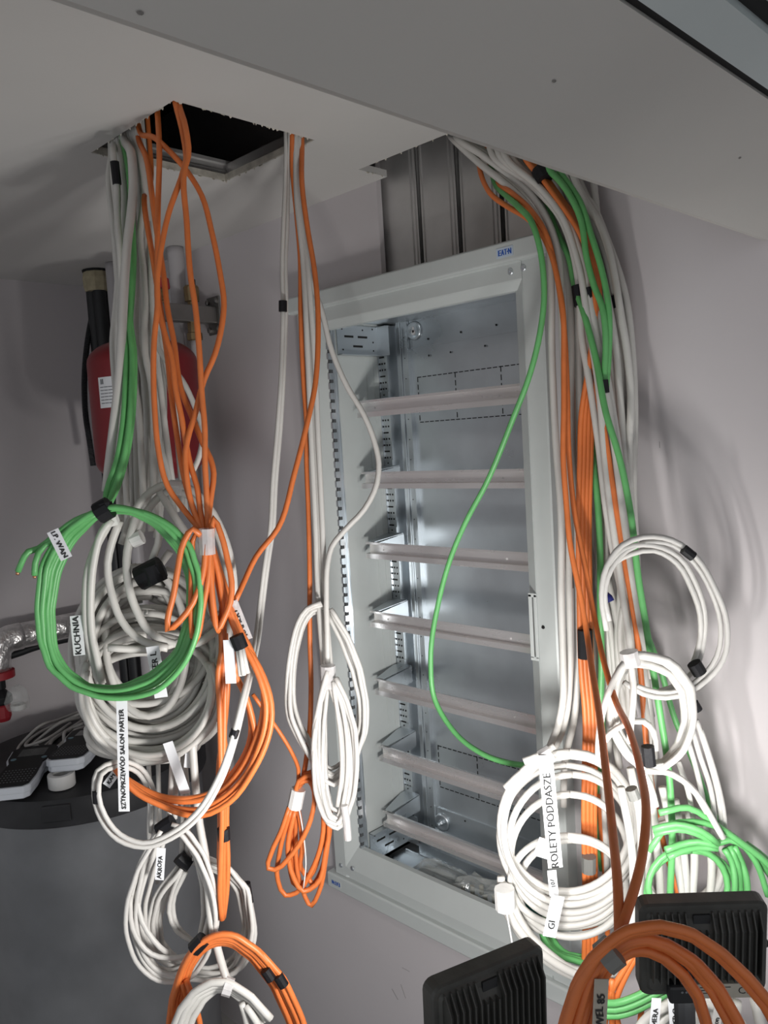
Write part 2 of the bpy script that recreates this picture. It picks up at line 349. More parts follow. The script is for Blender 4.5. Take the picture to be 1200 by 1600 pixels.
# inside: side walls, back plate, top and bottom plates
mb = MB(); mb.box((-.024, .03, .66), (-.0225, .19, 1.835)); mb.box((-.0225, .128, .66), (-.0215, .131, 1.835)); mb.box((-.0225, .15, .66), (-.0215, .152, 1.835)); cpart(mb, 'side_wall', 'ral')
mb = MB(); mb.box((.4525, .03, .66), (.454, .19, 1.835)); cpart(mb, 'side_wall', 'ral')
mb = MB(); mb.box((-.024, .2, .64), (.454, .2015, 1.84)); cpart(mb, 'back_plate', 'galv')
for a_, b_, c_, d_ in ((1.7775, 1.835, 1.7755, 1.7775), (.70, .742, .742, .744)):
    mb = MB(); mb.box((.047, .1985, a_), (.454, .2, b_)); mb.box((.05, .1965, c_), (.454, .2, d_)); cpart(mb, 'back_flap', 'galv')
mb = MB(); mb.box((-.024, .03, 1.834), (.454, .2, 1.836)); cpart(mb, 'top_plate', 'galv')
mb = MB(); mb.box((-.024, .03, .642), (.454, .2, .644)); mb.box((.02, .16, .644), (.44, .175, .664)); mb.box((.0, .135, .644), (.44, .139, .654)); mb.box((.42, .05, .644), (.425, .16, .69)); cpart(mb, 'bottom_plate', 'galv')
mb = MB(); mb.box((.018, .186, .66), (.0275, .2, 1.835)); mb.box((.0285, .19, .66), (.046, .2, 1.835)); mb.box((.0275, .193, .66), (.0285, .2, 1.835)); cpart(mb, 'corner_post', 'galv')
mb = MB(); mb.box((-.0225, .168, .66), (.002, .17, 1.83)); mb.box((.002, .168, .66), (.0035, .2, 1.83)); mb.box((-.0225, .165, .66), (-.021, .2, 1.83)); upr = cpart(mb, 'perforated_upright', 'galv')
mb = MB(); mb.box((.4285, .168, .66), (.453, .17, 1.83)); cpart(mb, 'perforated_upright', 'galv')
mb = MB(); z = .68; k = 0                        # slots and round holes, two sorts in turn
while z < 1.81:
    if k % 3 == 1: mb.box((-.0195, .1672, z-.0016), (-.0045, .1681, z+.0016))
    else:
        for x in (-.0185, -.0115, -.0035): mb.prism([(x+.0021*math.cos(a), .1678, z+.0024*math.sin(a)) for a in np.arange(6)*math.pi/3], (0, -.0004, 0))
    z += .0137; k += 1
o = sub(mb, 'punched_slot', 'hole', upr); o['kind'] = 'stuff'
mb = MB(); z = .7
while z < 1.81:
    for x in (.037,): mb.prism([(x+.0012*math.cos(a), .1899, z+.0014*math.sin(a)) for a in np.arange(6)*math.pi/3], (0, -.0004, 0))
    z += .044
for (x, z) in ((.1, 1.79), (.19, 1.792), (.28, 1.794), (.1, 1.755), (.16, 1.755), (.25, 1.757), (.34, 1.757), (.13, .735), (.3, .735), (.22, .72)):
    mb.prism([(x+.0022*math.cos(a), .1972, z+.0022*math.sin(a)) for a in np.arange(8)*math.pi/4], (0, -.0004, 0))
o = sub(mb, 'screw_hole', 'hole', cab); o['kind'] = 'stuff'
# toothed fixing strip on the inner edge of the left flange
mb = MB(); mb.box((-.022, .021, .675), (-.0185, .034, 1.825)); mb.box((-.0185, .0335, .675), (-.015, .0365, 1.825)); st = cpart(mb, 'toothed_strip', 'galv')
mb = MB(); mb2 = MB(); z = .69
while z < 1.82:
    mb.box((-.0245, .0185, z), (-.0195, .0215, z+.0125)); mb2.box((-.0235, .0203, z+.0125), (-.0182, .0275, z+.0195)); z += .0205
o = sub(mb, 'tooth', 'galv', st); o['kind'] = 'stuff'; o = sub(mb2, 'tooth_gap', 'gap', st); o['kind'] = 'stuff'
# corner brackets with slots
for z0, z1 in ((1.765, 1.828), (.655, .722)):
    mb = MB(); mb.box((-.0195, .045, z0), (-.018, .165, z1)); lip = z0 if z0 > 1 else z1-.002
    mb.box((-.0195, .045, lip), (-.004, .165, lip+.002)); mb.box((-.0195, .164, z0), (.016, .1655, z1)); cb = cpart(mb, 'corner_bracket', 'galv')
    mb = MB()
    for (y, z, w) in ((.066, .04, .026), (.105, .04, .028), (.09, .02, .028)): mb.box((-.0182, y, z0+z-.0022), (-.0176, y+w, z0+z+.0022))
    for (y, z) in ((.06, .055), (.15, .058), (.06, .012), (.15, .03), (.15, .012), (.12, .055)): mb.prism([(-.0178, y+.002*math.cos(a), z0+z+.002*math.sin(a)) for a in np.arange(6)*math.pi/3], (.0004, 0, 0))
    o = sub(mb, 'bracket_slot', 'hole', cb); o['kind'] = 'stuff'
# knock-out outlines on the back plate
for z0, z1, xr, xv in ((1.616, 1.7125, (.062, .44), (.167, .284, .40)), (.794, .89, (.060, .44), (.171, .29, .41))):
    mb = MB()
    for z in (z0, z1):
        x = xr[0]
        while x < xr[1]: mb.box((x, .1993, z-.0009), (x+.0105, .1999, z+.0009)); x += .0145
    for x in (xr[0],)+xv:
        z = z0+.004
        while z < z1-.008: mb.box((x-.0009, .1993, z), (x+.0009, .1999, z+.011)); z += .0165
    o = cpart(mb, 'knockout_outline', 'hole'); o['kind'] = 'stuff'
# keyhole discs
for z in (1.816-.004, .698+.014):
    mb = MB(); mb.lathe([(.021, 0), (.02, -.004), (.017, -.0055), (.014, -.004), (.001, -.004)], (.062, .1985, z), 20, 'y'); d = cpart(mb, 'mounting_disc', 'galv', smooth=True)
    if z > 1:
        mb = MB(); mb.lathe([(.0055, 0), (.0055, -.0008)], (.062, .1942, z-.004), 12, 'y'); mb.box((.0595, .1934, z-.004), (.0645, .1942, z+.008)); sub(mb, 'keyhole', 'shelf', d)
    else:
        mb = MB(); mb.lathe([(.007, 0), (.007, -.004), (.004, -.007), (.004, -.014), (.001, -.014)], (.062, .1942, z), 6, 'y'); sub(mb, 'hex_bolt', 'galv', d)
# seven rails, each with its side bracket
z0 = 1.667
for k in range(7):
    zt = z0-.1495*k; mb = MB(); y = .07
    pr = [(y, zt), (y, zt-.0045), (y+.0115, zt-.005), (y+.0115, zt-.0235), (y-.001, zt-.0245), (y-.001, zt-.035), (y+.0002, zt-.035), (y+.0002, zt-.0257), (y+.0127, zt-.0247), (y+.0127, zt-.0038), (y+.0012, zt-.0033), (y+.0012, zt)]
    mb.prism([(.003, a, b) for a, b in pr], (.436, 0, 0)); rl = cpart(mb, 'mounting_rail', 'alu')
    mb = MB(); h = .03
    mb.prism([(.022, .083, zt-.004), (.022, .168, zt+.006), (.022, .168, zt-.03), (.022, .083, zt-.033)], (.0015, 0, 0))
    mb.prism([(.003, .078, zt-.001), (.022, .078, zt-.001), (.022, .168, zt+.0065), (-.018, .168, zt+.0065), (-.018, .15, zt+.0055)], (0, 0, .0014))
    mb.box((-.02, .1655, zt+.006), (.004, .168, zt+.02))
    sub(mb, 'rail_bracket', 'galv', rl)
    mb = MB(); mb.box((.425, .083, zt-.033), (.4265, .168, zt+.0)); sub(mb, 'rail_bracket', 'galv', rl)
    for x in (.045, .365):
        mb = MB(); mb.lathe([(.0022, 0), (.0022, -.0006)], (x, y+.0113, zt-.0165), 8, 'y'); sub(mb, 'rail_rivet', 'shelf', rl)
    mb = MB(); mb.lathe([(.0017, 0), (.0017, -.0005)], (-.009, .1652, zt+.0135), 8, 'y'); sub(mb, 'bracket_hole', 'hole', rl)
# latch plate, screws, maker's badges
mb = MB(); lx = .466; mb.box((lx, -.0012, 1.2), (lx+.007, .0005, 1.31)); mb.box((lx+.0105, -.0012, 1.2), (lx+.0165, .0005, 1.31)); mb.box((lx, -.0012, 1.196), (lx+.0165, .0005, 1.203)); mb.box((lx, -.0012, 1.305), (lx+.0165, .0005, 1.312))
cpart(mb, 'latch_plate', 'ral', bevel=.001)
for n_, p in enumerate(((798, 425), (818, 419), (533, 1352), (551, 1357), (849, 980))):
    q = aty(*p, 0); mb = MB(); r = .0052 if n_ < 4 else .003
    mb.lathe([(r, 0), (r, -.0012), (r*.75, -.0025), (r*.3, -.0025), (r*.25, -.0012), (.0002, -.0012)], (q.x, 0, q.z), 14, 'y'); sc = cpart(mb, 'screw', 'galv' if n_ < 4 else 'hole', smooth=False)
def badge(p, flip):
    mt = frame(p-Vector((.215, 0, 0)), (-1 if flip else 1, 0, 0), (0, -1, 0)); b = MB()
    if not flip: b.box((-.0165, -.0078, -.0002), (.0165, .0078, .0006))
    else: b.box((-.0155, -.0072, -.0002), (.0155, .0072, .0003))
    o = b.build('badge', 'sticker' if not flip else 'ral', cab, mtx=mt)
    sx = 1.0
    for ch, x in (('E', -.0098), ('A', -.0038), ('T', .002), ('N', .0102)):
        V, F = text_geo(ch, .0105); bb = MB(); c = (max(v.x for v in V)+min(v.x for v in V))/2; cyy = (max(v.y for v in V)+min(v.y for v in V))/2
        kx = .0054/(max(v.x for v in V)-min(v.x for v in V)); ky = .009/(max(v.y for v in V)-min(v.y for v in V))
        for off in (-.0007, -.0003, .0003, .0007): bb.add([((v.x-c)*kx+x+off, (v.y-cyy)*ky, .0008+off*.1) for v in V], F)
        bb.build('lettering', 'blue', o, mtx=mt)
    bb = MB(); bb.lathe([(.0012, .0007), (.0011, .0009)], (.0058, 0, 0), 8); bb.build('lettering', 'blue', o, mtx=mt)
badge(Vector((.459, -.0112, 1.874)), False); badge(Vector((-.079, -.0092, .6085)), True)
# things left lying on the cabinet floor
def crumple(name, m, c, sx, sy_, sz, seed, parent=None, nn=9):
    rr = random.Random(seed); V = []; F = []
    for i in range(nn+1):
        for j in range(nn+1):
            u, v = i/nn*2-1, j/nn*2-1; e = max(abs(u), abs(v))
            V.append((c[0]+u*sx*(1+rr.uniform(-.12, .12)), c[1]+v*sy_*(1+rr.uniform(-.12, .12)), c[2]+sz*(1-e**3)*rr.uniform(.35, 1)+rr.uniform(0, .002)))
    for i in range(nn):
        for j in range(nn): a = i*(nn+1)+j; F += [(a, a+1, a+nn+2), (a, a+nn+2, a+nn+1)]
    return mesh(name, V, F, m, parent)
t = thing('parts_bag', 'clear crumpled plastic bag of small cream parts on the cabinet floor', 'bag', (.235, .09, .645))
crumple('bag_film', 'bag', (.03, 0, .002), .085, .05, .05, 5, t, 12)
for i in range(9):
    mb = MB(); a = i*.7; mb.lathe([(.005, 0), (.005, .018), (.003, .018)], (-.035+.014*i, -.02+.012*(i % 4), .004), 8); mb.build('plastic_part', 'bagfill', t, bevel=.001)
t = thing('parts_bag', 'flat clear plastic bag with printed strips behind the bag of cream parts', 'bag', (.13, .1, .645))
crumple('bag_film', 'bag', (0, 0, .002), .07, .045, .03, 8, t, 10)
for i in range(3):
    mb = MB(); mb.box((-.05, -.03+.02*i, .003), (.05, -.018+.02*i, .006)); mb.build('strip', 'ral', t)
tag_(crumple('cloth_bag', 'greenbag', (.36, .085, .6455), .055, .045, .06, 6, None, 10), 'dark green crumpled bag in the right corner of the cabinet floor', 'bag')
# ---------------- work lights ----------------
def worklight(name, label, c, aim, power, sc):
    aim = Vector(aim).normalized(); t = thing(name, label, 'work light', (c[0], c[1], 0), group='black LED work lights')
    xr = aim.cross(Vector((0, 0, 1))).normalized(); upv = xr.cross(aim)
    mt = Matrix(((xr.x*sc, aim.x*sc, upv.x*sc, 0), (xr.y*sc, aim.y*sc, upv.y*sc, 0), (xr.z*sc, aim.z*sc, upv.z*sc, c[2]), (0, 0, 0, 1)))
    W2, H2_ = .077, .0635
    def rr(w, h, r, y, n=5):
        P = []
        for cx, cz, a0 in ((w-r, h-r, 0), (-w+r, h-r, 90), (-w+r, -h+r, 180), (w-r, -h+r, 270)):
            for i in range(n): a = math.radians(a0+90*i/(n-1)); P.append((cx+r*math.cos(a), y, cz+r*math.sin(a)))
        return P
    prof = [(W2-.003, H2_-.003, .011, .024), (W2, H2_, .012, .021), (W2, H2_, .012, .003), (W2-.002, H2_-.002, .011, 0), (W2-.008, H2_-.008, .008, 0), (W2-.011, H2_-.011, .007, -.003)]
    b = MB(); rings = [rr(*p) for p in prof]; n = len(rings[0]); V = [v for r in rings for v in r]; F = []
    for j in range(len(rings)-1):
        for i in range(n): F.append((j*n+i, j*n+(i+1) % n, (j+1)*n+(i+1) % n, (j+1)*n+i))
    F.append(tuple(range((len(rings)-1)*n, len(rings)*n))); F.append(tuple(range(n))[::-1])
    b.add(V, F); b.build('housing', 'black', t, mtx=mt)
    b = MB(); b.prism([(-.06, -.003, .046), (-.06, -.010, .03), (-.06, -.010, -.03), (-.06, -.003, -.036)], (.12, 0, 0)); b.build('heat_block', 'black', t, mtx=mt)
    for i in range(17):
        x = -.064+i*.008; b = MB(); mid = 6 <= i <= 8
        if mid: P = [(x, -.002, .034), (x, -.017, .034), (x, -.017, -.033), (x, -.002, -.036)]
        else: P = [(x, -.002, .055), (x, -.005, .0545), (x, -.017, .036), (x, -.017, -.033), (x, -.002, -.036)]
        b.prism(P, (.0016, 0, 0)); b.build('fin', 'black', t, mtx=mt)
    b = MB(); b.box((-.014, -.0055, .036), (.006, -.002, .052)); b.build('name_recess', 'blackp', t, mtx=mt)
    b = MB(); b.box((-.046, -.018, -.061), (-.014, -.002, -.036)); gb = b.build('cable_gland', 'blackp', t, mtx=mt, bevel=.003)
    b = MB(); b.lathe([(.0015, -.0182), (.0015, -.0188)], (-.026, 0, -.043), 8, 'y'); b.lathe([(.0015, -.0182), (.0015, -.0188)], (-.031, 0, -.043), 8, 'y'); b.build('screw', 'key', gb, mtx=mt)
    b = MB(); b.box((-.011, -.0095, -.0605), (.064, -.002, -.0405)); pl = b.build('rating_plate', 'plate', t, mtx=mt)
    lm = mt @ Matrix(((1, 0, 0, .047), (0, 0, -1, -.0098), (0, 1, 0, -.0505), (0, 0, 0, 1)))
    lettering('CE', .014, lm, 'ink', pl)
    b = MB()
    for q in range(3): b.box((-.007, -.0098, -.0455-.004*q), (.03-.005*q, -.0095, -.0445-.004*q))
    b.build('fine_print', 'blackp', pl, mtx=mt)
    b = MB(); b.box((-.066, .0245, -.052), (.066, .0255, .052)); b.build('led_panel', 'led', t, mtx=mt)
    b = MB(); b.tube([(-.0805, .01, 0), (-.0805, .045, -.04), (-.0805, .075, -.065), (0, .078, -.066), (.0805, .075, -.065), (.0805, .045, -.04), (.0805, .01, 0)], .0045, 6, .5); b.build('bracket', 'black', t, mtx=mt)
    foot = mt @ Vector((0, .078, -.07))
    b = MB(); b.tube([foot, (foot.x, foot.y, .16)], .011, 10); b.build('stand_pole', 'blackp', t)
    for k in range(3):
        a = math.radians(30+120*k); b = MB(); b.tube([(foot.x, foot.y, .42), (foot.x+.3*math.cos(a), foot.y+.3*math.sin(a), .012)], .009, 8); b.build('leg', 'blackp', t)
    L = bpy.data.lights.new('lamp', 'AREA'); L.shape = 'RECTANGLE'; L.size = .12*sc; L.size_y = .1*sc; L.energy = power; L.color = (1, .985, .96)
    lo = bpy.data.objects.new('lamp', L); link(lo, t)
    p = mt @ Vector((0, .027, 0)); z = -aim; lo.matrix_local = Matrix(((xr.x, upv.x, z.x, p.x), (xr.y, upv.y, z.y, p.y), (xr.z, upv.z, z.z, p.z), (0, 0, 0, 1)))
    return t
def aimdir(yaw_left, pitch):
    a = math.radians(yaw_left); d = FH*math.cos(a)-RH*math.sin(a); p = math.radians(pitch); return d*math.cos(p)+Vector((0, 0, math.sin(p)))
worklight('work_light', 'black finned work light seen from behind, under the rust orange coil', at(1099, 1484, .74), aimdir(-3, 6), LAMP_W['right'], .78)
worklight('work_light', 'black finned work light seen from behind, below the cabinet sill', at(768, 1590, .74), aimdir(27, 2), LAMP_W['left'], .838)

# ---------------- hot water tank, unit, pipes ----------------
TC = Vector((-.68, -.28, 0))
t = thing('buffer_tank', 'dark grey cylindrical buffer tank with a black foam lid in the corner', 'tank', TC)
mb = MB(); mb.lathe([(.262, .0), (.27, .02), (.272, .4), (.272, .8), (.25, .803)], (0, 0, 0), 64); mb.build('jacket', 'tank', t, smooth=True, auto=.6)
mb = MB(); mb.lathe([(.278, .795), (.286, .80), (.287, .845), (.280, .858), (.2, .861), (.01, .862)], (0, 0, 0), 64); ld = mb.build('lid', 'lid', t, smooth=True, auto=.6)
mb = MB(); a = math.radians(-38)
mb.box((.283, -.03, .812), (.2895, .03, .85)); mb.build('lid_grip', 'lid', ld, bevel=.006, mtx=Matrix.Rotation(a, 4, 'Z'))
mb = MB(); mb.prism([(.2, -.275, .14), (.21, -.27, .14), (.21, -.27, .17), (.2, -.275, .17)], (-.03, -.02, 0)); 
u = thing('white_unit', 'white enamelled unit standing behind the buffer tank', 'appliance', (-.9, -.95, 0))
mb = MB(); mb.box((-.125, -.5, .02), (.1, .34, .935)); mb.build('casing', 'shelf', u, bevel=.006)
mb = MB(); mb.box((-.125, -.51, .935), (.115, .345, .965)); mb.build('top_panel', 'shelf', u, bevel=.004)
for yy in (-.4, .25):
    mb = MB(); mb.lathe([(.02, 0), (.02, .02)], (0, yy, 0), 12); mb.build('foot', 'blackp', u)
p = atz(29, 1108, .966)
t = thing('small_bag', 'small clear bag with a white ring on the white unit', 'bag', p)
mb = MB(); mb.lathe([(.018, 0), (.019, .012), (.012, .012), (.012, .001)], (0, 0, .001), 20); mb.build('ring', 'wtape', t, smooth=True, auto=.6)
rr = random.Random(4); mb = MB(); mb.lathe([(.027+rr.uniform(-.002, .002), 0), (.029, .02), (.027, .038), (.02, .05), (.008, .06), (.002, .058)], (0, 0, .0005), 14)
for v in mb.V: v += Vector((rr.uniform(-.003, .003), rr.uniform(-.003, .003), rr.uniform(-.001, .002)))
mb.build('bag_film', 'bag', t)
# insulated pipe along the end wall, with an elbow, a red flange and a valve
q0 = atx(0, 1000, -.95); pz = q0.z
t = thing('foil_pipe', 'foil wrapped pipe with an elbow along the end wall', 'pipe', (-.95, -.4, pz))
mb = MB(); mb.tube([(0, .36, .0), (0, .1, 0), (0, .07, 0)], .034, 18); mb.build('straight_run', 'foil', t, smooth=True)
mb = MB(); mb.tube([(0, .09, 0), (0, .05, -.004), (.004, .028, -.02), (.006, .02, -.05), (.006, .02, -.075)], .036, 18); mb.build('elbow', 'foil', t, smooth=True)
mb = MB(); mb.lathe([(.036, -.098), (.042, -.096), (.042, -.078), (.036, -.076)], (.006, .02, 0), 20); mb.build('flange', 'redp', t, smooth=True, auto=.5)
mb = MB(); mb.lathe([(.017, -.125), (.017, -.098), (.02, -.098)], (.006, .02, 0), 14); mb.lathe([(.026, -.165), (.03, -.16), (.03, -.145), (.012, -.125)], (.006, .02, 0), 12); mb.build('valve', 'blackp', t)
mb = MB(); mb.lathe([(.02, -.21), (.024, -.2), (.024, -.17), (.02, -.165)], (.006, .02, 0), 14); mb.build('lower_union', 'redp', t)
mb = MB(); mb.tube([(.006, .02, -.2), (.006, .02, .966-pz)], .012, 10); mb.build('tail_pipe', 'blackp', t)
mb = MB(); mb.tube([(-.03, .38, -.045), (-.03, .1, -.05), (-.03, .05, -.06), (-.03, .03, -.12), (-.03, .03, -.16)], .011, 10); tag_(mb.build('pipe_shadow_rod', 'blackp', None, smooth=True, mtx=Matrix.Translation((-.95, -.4, pz))), 'thin black rod standing for the shadow under the foil wrapped pipe', 'pipe')  # rod shaped as the black shadow stripe below the foil pipe

# ---------------- red expansion vessel on its bracket ----------------
VC = Vector((-.425, -.178, 0)); zt_, zb_ = 1.836, 1.524; R = .12
t = thing('expansion_vessel', 'dull red expansion vessel hanging on the wall behind the cables', 'vessel', (VC.x, VC.y, zb_))
H = zt_-zb_; prof = []
for i in range(9): a = math.radians(90*i/8); prof.append((R*.35+R*.65*math.sin(a), .05*(1-math.cos(a))))
prof = [(.02, 0)]+prof+[(R, H-.05)]+[(R*.35+R*.65*math.cos(math.radians(90*i/8)), H-.05+.05*math.sin(math.radians(90*i/8))) for i in range(1, 9)]+[(.01, H)]
mb = MB(); mb.lathe(prof, (0, 0, 0), 48); mb.build('body', 'red', t, smooth=True)
mb = MB(); mb.lathe([(.018, -.03), (.018, .0), (.03, .003)], (0, 0, 0), 12); mb.build('drain_valve', 'blackp', t)
mb = MB(); mb.lathe([(.014, H), (.014, H+.04)], (0, 0, 0), 12); mb.build('neck', 'brass', t)
cam_dir = (CP-VC); cam_dir.z = 0; base_a = math.atan2(cam_dir.y, cam_dir.x)
def onves(a, z, r=R+.0006): return Vector((r*math.cos(a), r*math.sin(a), z))
a0 = base_a-.62; mb = MB(); zz = 1.722-zb_
for i in range(6):
    b0, b1 = a0-.28+.56*i/6, a0-.28+.56*(i+1)/6
    mb.add([onves(b0, zz-.035), onves(b1, zz-.035), onves(b1, zz+.03), onves(b0, zz+.03)], [(0, 1, 2, 3)])
st = mb.build('data_sticker', 'tag', t); mb = MB()
for q in range(6): 
    for i in range(5):
        b0, b1 = a0-.24+.48*i/5, a0-.24+.48*(i+.9)/5
        z_ = zz-.026+.0068*q; mb.add([onves(b0, z_, R+.001), onves(b1, z_, R+.001), onves(b1, z_+.0016, R+.001), onves(b0, z_+.0016, R+.001)], [(0, 1, 2, 3)])
for b0 in (a0-.22, a0-.18, a0+.05): mb.add([onves(b0, zz+.015, R+.001), onves(b0+.03, zz+.015, R+.001), onves(b0+.03, zz+.026, R+.001), onves(b0, zz+.026, R+.001)], [(0, 1, 2, 3)])
mb.build('sticker_print', 'key', st)
bx, bz = -.432, 1.906
t = thing('vessel_bracket', 'square steel bracket arm with wall plate above the red vessel', 'bracket', (bx, YW, bz))
mb = MB(); mb.box((-.014, -.24, -.02), (.014, -.004, .02)); mb.build('arm', 'steel', t, bevel=.003)
mb = MB(); mb.box((-.026, -.005, -.045), (.026, -.0005, .045)); wp = mb.build('wall_plate', 'steel', t, bevel=.002)
for sx in (-.018, .018):
    for sz in (-.033, .033):
        mb = MB(); mb.lathe([(.007, -.005), (.007, -.010), (.003, -.012)], (sx, 0, sz), 6, 'y'); mb.build('bolt', 'steel', wp)
mb = MB(); mb.lathe([(.013, .02), (.013, .03), (.011, .032), (.011, .04), (.013, .042), (.013, .052)], (0, -.138, 0), 6); gv = mb.build('safety_valve', 'brass', t)
mb = MB(); mb.lathe([(.016, .052), (.017, .056), (.016, .075), (.012, .077)], (0, -.138, 0), 12); mb.build('cap', 'redp', gv)
mb = MB(); mb.lathe([(.012, 0), (.012, .012), (.009, .012), (.009, .003)], (.0, 0, 0), 12, 'x'); mb.build('outlet', 'brass', gv, mtx=Matrix.Translation((.012, -.150, .035)), smooth=True, auto=.5)
mb = MB(); mb.lathe([(.011, .02), (.011, .028), (.017, .03), (.018, .062), (.015, .066)], (0, -.062, 0), 14); av = mb.build('air_vent', 'brass', t, smooth=True, auto=.5)
mb = MB(); mb.lathe([(.006, .066), (.006, .08)], (.004, -.058, 0), 8); mb.build('cap', 'blackp', av)
mb = MB(); mb.lathe([(.014, -.062), (.018, -.06), (.018, -.045), (.015, -.043), (.015, -.02)], (0, -.062, 0), 6); mb.build('union_nut', 'brass', t)
mb = MB(); mb.tube([(0, -.062, -.06), (0, -.062, -1.2)], .0125, 12); tag_(mb.build('supply_pipe', 'pvc', None, smooth=True, mtx=Matrix.Translation((bx, YW, bz))), 'thin grey pipe dropping from the nut under the bracket arm', 'pipe')
# pipes dropping from the ceiling in the corner
a = atx(178, 445, -.72)
mb = MB(); mb.tube([(a.x, a.y, ZC-.001), (a.x, a.y, .9)], .0175, 16); tag_(mb.build('white_pipe', 'pvc', None, smooth=True), 'pale grey vertical pipe beside the black insulated pipe', 'pipe')
a = atx(277, 430, -.5)
mb = MB(); mb.tube([(a.x, min(a.y, YW-.03), ZC-.001), (a.x, min(a.y, YW-.03), 1.0)], .02, 16); tag_(mb.build('white_pipe', 'pvc', None, smooth=True), 'pale grey vertical pipe behind the bracket arm', 'pipe')
a = atx(153, 450, -.82)
t = thing('black_conduit', 'bunch of black insulated pipes with a beige foam collar in the corner', 'pipe', (a.x, a.y, 0))
for dx, dy, r in ((-.012, -.01, .017), (.014, -.004, .017), (.002, .022, .015)):
    mb = MB(); mb.tube([(dx, dy, 2.05), (dx*1.1, dy, 1.8), (dx*1.6, dy, 1.4), (dx*1.6, dy, .95)], r, 14); mb.build('insulated_pipe', 'blackp', t, smooth=True)
mb = MB(); mb.lathe([(.033, 2.02), (.036, 2.03), (.037, 2.055), (.034, 2.07)], (0, 0, 0), 10); mb.build('collar', 'foam', t)
mb = MB(); mb.lathe([(.036, 2.07), (.037, 2.0755)], (0, 0, 0), 16); mb.build('ceiling_gap', 'hole', t)
a = atx(137, 540, -.82); P = [atx(x, y, -.84) for x, y in ((150, 470), (141, 510), (134, 560), (132, 610), (134, 650), (140, 690), (146, 730))]
mb = MB(); Q = resample(P, .004)
for i in range(len(Q)-1): mb.lathe([(.0065, 0), (.0085, .001), (.0085, .0025), (.0065, .0036)], Q[i], 8)
tag_(mb.build('corrugated_conduit', 'blackp'), 'thin black corrugated conduit beside the red vessel', 'conduit')

# ---------------- label printers on the lid ----------------
def labeller(label, head, tail, zh, zt, roll=0.):
    ax = Vector((head[0]-tail[0], head[1]-tail[1], zh-zt)); L_ = ax.length
    nrm = Vector((0, 0, 1)); mt0 = frame(((head[0]+tail[0])/2, (head[1]+tail[1])/2, (zh+zt)/2), ax, nrm)
    t = bpy.data.objects.new('label_printer', None); COL.objects.link(t); t.matrix_world = mt0
    tag_(t, label, 'label printer', 'hand label printers on the tank lid')
    l = L_/2
    out = [(-l, -.030), (-l+.012, -.042), (-l+.06, -.045), (l*.1, -.041), (l*.35, -.052), (l-.02, -.056), (l-.004, -.045), (l, -.02)]
    out = out+[(x, -y) for x, y in out[::-1]]
    b = MB(); b.prism([(x*.985, y*.93, -.012) for x, y in out], (0, 0, .02)); b.prism([(x, y, .0) for x, y in out], (0, 0, .016)); b.build('body', 'devwhite', t, bevel=.003)
    b = MB(); b.prism([(x*.96, y*.9, .0165) for x, y in out], (0, 0, .0025)); fc = b.build('keypad', 'devblack', t)
    b = MB(); b.box((l*.42, -.03, .0188), (l*.8, .03, .0194)); b.build('display', 'screen', t)
    b = MB()
    for r_ in range(6):
        for c_ in range(10): b.box((-l*.8+r_*.0125, -.034+c_*.007, .0189), (-l*.8+r_*.0125+.003, -.034+c_*.007+.0028, .0193))
    o = b.build('key_print', 'key', fc); o['kind'] = 'stuff'
    for yy in (-.034, .034):
        b = MB(); b.lathe([(.0065, .0188), (.0062, .0198), (.001, .02)], (l*.3, yy, 0), 12); b.build('round_key', 'keyblue', fc)
    return t
labeller('label printer lying at the left edge of the black lid', tuple(atz(62, 1176, .885))[:2], tuple(atz(14, 1243, .88))[:2], .886, .880)
labeller('label printer propped on a white tape roll, nearest the big white coil', tuple(atz(150, 1146, .89))[:2], tuple(atz(100, 1200, .905))[:2], .888, .908)
p = atz(97, 1226, .865)
mb = MB(); mb.lathe([(.028, 0), (.029, .002), (.029, .028), (.028, .03), (.018, .03), (.018, 0)], (p.x, p.y, .862), 28); tag_(mb.build('tape_roll', 'wtape', None, smooth=True, auto=.5), 'white tape roll under the propped label printer', 'tape roll')
# ---------------- cables ----------------
ORD = ['first', 'second', 'third', 'fourth', 'fifth', 'sixth', 'seventh', 'eighth', 'ninth', 'tenth', 'eleventh', 'twelfth', 'thirteenth', 'fourteenth', 'fifteenth', 'sixteenth', 'seventeenth', 'eighteenth', 'nineteenth', 'twentieth']+['twenty-'+w for w in ('first', 'second', 'third', 'fourth', 'fifth', 'sixth', 'seventh', 'eighth', 'ninth')]+['thirtieth', 'thirty-first', 'thirty-second']
jr = random.Random(11)
def pts3(s, d, wall=None):
    """points of a run: x,y or x,y,depth; depth = metres ahead, or distance to the cabinet plane if wall"""
    P = px(s) if isinstance(s, str) else s
    d0, d1 = d if isinstance(d, tuple) else (d, d); n = len(P); out = []
    for i, p in enumerate(P):
        k = p[2] if len(p) > 2 else d0+(d1-d0)*(i/(n-1) if n > 1 else 0)
        out.append(aty(p[0], p[1], k) if wall else at(p[0], p[1], k))
    return out
